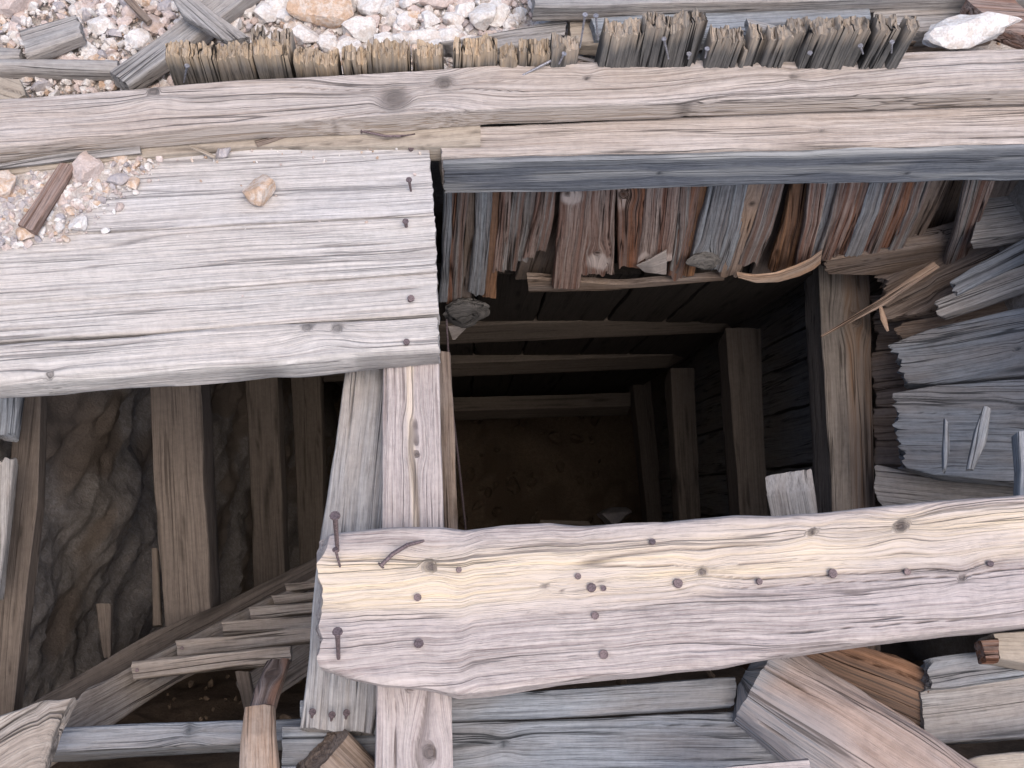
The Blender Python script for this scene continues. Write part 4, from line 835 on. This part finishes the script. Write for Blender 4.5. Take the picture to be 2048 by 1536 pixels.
spots = [(270, 30), (200, 60), (215, 95), (190, 118), (120, 18), (100, 150), (60, 158), (180, 165), (90, 178), (290, 78), (170, 20), (225, 14), (285, 92), (330, 20), (305, 110), (205, 30), (650, 92), (690, 92), (800, 60), (830, 30), (855, 50), (905, 48), (925, 14), (820, 10), (700, 8), (940, 60), (700, 50), (1010, 12), (990, 70), (560, 8), (590, 62), (470, 60), (420, 12), (150, 150), (135, 125), (250, 50), (312, 60), (920, 80), (770, 66), (480, 4), (1080, 70), (660, 70)]
for (x, y) in spots:
    w_ = ra.uniform(22, 46)
    mt = ra.choice(['white', 'white', 'pink', 'grey', 'white'])
    lm = min(LM, key=lambda q: abs(q[0] - x) + abs(q[1] - y)); dx, dy = x - lm[0], y - lm[1]
    rel = ('just right of', 'just left of')[dx < 0] if abs(dx) > abs(dy) else ('in front of', 'behind')[dy < 0]
    rk(x, y, w_, w_ * ra.uniform(.7, 1), mt, '%s %s stone in the gravel %s %s' % ('larger' if w_ > 34 else 'small', {'white': 'white', 'pink': 'pinkish', 'grey': 'grey'}[mt], rel, lm[2]), rot=ra.uniform(0, 90), group=G1, tone=ra.uniform(0, .75))
for (x, y) in [(600, 22), (575, 40), (560, 84), (520, 70), (665, 10), (700, 100), (770, 96), (800, 88), (930, 30), (905, 78), (860, 50), (812, 48), (775, 22), (745, 50), (1000, 40), (985, 20), (1015, 60), (870, 100), (940, 96), (560, 20)]:
    w_ = ra.uniform(38, 60); mt = ra.choice(['white', 'white', 'white', 'pink'])
    lm = min(LM, key=lambda q: abs(q[0] - x) + abs(q[1] - y)); dx, dy = x - lm[0], y - lm[1]
    rel = ('just right of', 'just left of')[dx < 0] if abs(dx) > abs(dy) else ('in front of', 'behind')[dy < 0]
    rk(x, y, w_, w_ * ra.uniform(.6, .9), mt, 'chunky %s rock in the rubble %s %s' % ({'white': 'white', 'pink': 'pinkish'}[mt], rel, lm[2]), rot=ra.uniform(0, 90), group=G1, tone=ra.uniform(0, .4))
# loose gravel
pts = []
for i in range(5200):
    x = ra.uniform(-80, 1180); y = ra.uniform(-70, 190)
    p = Pz(x, y, 0)
    if p.y < Y_LAG + .03 and x > 300: continue
    sz = .0035 + .015 * ra.random() ** 2.6
    p = Vector((p.x, p.y, float(GZ(p.x, p.y)) + sz * .35 + .004)); pts.append((p, sz, ra.choice([0, 0, 0, 0, 1, 1, 2, 3]), ra.random() * .8))
for i in range(5500):
    x = ra.uniform(-60, 1160); y = ra.uniform(-50, 188); p = Pz(x, y, 0)
    if p.y < Y_LAG + .03 and x > 300: continue
    sz = ra.uniform(.0012, .0034); p.z = float(GZ(p.x, p.y)) + sz * .4 + .002; pts.append((p, sz, ra.choice([0, 1, 1, 2]), ra.random() * .6))
for i in range(900):
    x = ra.uniform(1040, 2250); y = ra.uniform(-70, 100); p = Pz(x, y, 0); sz = .004 + .012 * ra.random() ** 2
    p.z = float(GZ(p.x, p.y)) + sz * .3; pts.append((p, sz, ra.choice([0, 1, 2, 3]), ra.random()))
gravel('gravel', pts, ['white', 'pink', 'grey', 'orange'], 'loose white and pink gravel covering the ground behind the frame')
pts = []
for i in range(3800):
    x = ra.uniform(-150, 320); y = ra.uniform(285, 520)
    lim = 300 - max(0, (y - 330)) * 1.35
    if x > lim + ra.gauss(0, 34): continue
    if y > 500 - max(x, 0) * .1 : continue
    sz = .0025 + .009 * ra.random() ** 3; p = Pz(x, y, DZ + sz * .5); pts.append((p, sz, ra.choice([0, 0, 0, 1, 1, 2, 2, 3]), ra.random() * .7))
for i in range(90):
    x = ra.uniform(280, 860); y = 285 + abs(ra.gauss(0, 22)) if i < 70 else ra.uniform(280, 600)
    sz = .0018 + .003 * ra.random(); p = Pz(x, y, DZ + sz * .5); pts.append((p, sz, ra.choice([0, 0, 1]), ra.random()))
gravel('deck_gravel', pts, ['white', 'pink', 'grey', 'orange'], 'small stones and grit spilled over the left of the deck')
# thin skin of dirt on the deck
def dirt():
    nx, ny = 110, 60; xs = np.linspace(-150, 560, nx); ys_ = np.linspace(282, 500, ny); co = []; 
    for x in xs:
        for y in ys_:
            lim = 300 - max(0, (y - 330)) * 1.3; d = (lim - x) / 60 + (0.9 if y < 300 else 0) 
            n = float(fbm(x * .03, y * .05, 71)); h = .006 * min(max(d + n * 1.6 - .9, -1.0), 1) 
            if y > 490: h = -.01
            p = Pz(x, y, DZ); co.append((p.x, p.y, p.z + h))
    idx = np.arange(nx * ny).reshape(nx, ny); q = np.stack([idx[:-1, :-1], idx[:-1, 1:], idx[1:, 1:], idx[1:, :-1]], -1).reshape(-1, 4)
    o = link('deck_dirt', mesh_np('deck_dirt', co, q[:, ::-1], {'tone': ('FLOAT', np.zeros(nx * ny))}), ROCK['dirt'], None, Matrix()); return setp(o, 'thin drift of pinkish dirt on the left of the deck', 'dirt', None, 'stuff')
dirt()

# ================================================================== RUBBLE DOWN THE SHAFT
def foot(px, py, up_=0.0):
    """point of the photo on the sloping footwall"""
    d = ray(px, py); n = Vector((0, 1, S.y)); p0 = Vector((0, Y_NEAR, 0)) ; t = (p0 - CAM).dot(n) / d.dot(n)
    return CAM + d * (t - up_)
pts = []
for i in range(700):
    x, y = ra.uniform(60, 1500), ra.uniform(1075, 1440)
    if i % 3 == 0: x, y = ra.uniform(900, 1460), ra.uniform(1012, 1060)
    p = foot(x, y, .02)
    if p.z < -DEEP + .4 or p.z > -.3: continue
    pts.append((p, .006 + .016 * ra.random() ** 3, 1, ra.random()))
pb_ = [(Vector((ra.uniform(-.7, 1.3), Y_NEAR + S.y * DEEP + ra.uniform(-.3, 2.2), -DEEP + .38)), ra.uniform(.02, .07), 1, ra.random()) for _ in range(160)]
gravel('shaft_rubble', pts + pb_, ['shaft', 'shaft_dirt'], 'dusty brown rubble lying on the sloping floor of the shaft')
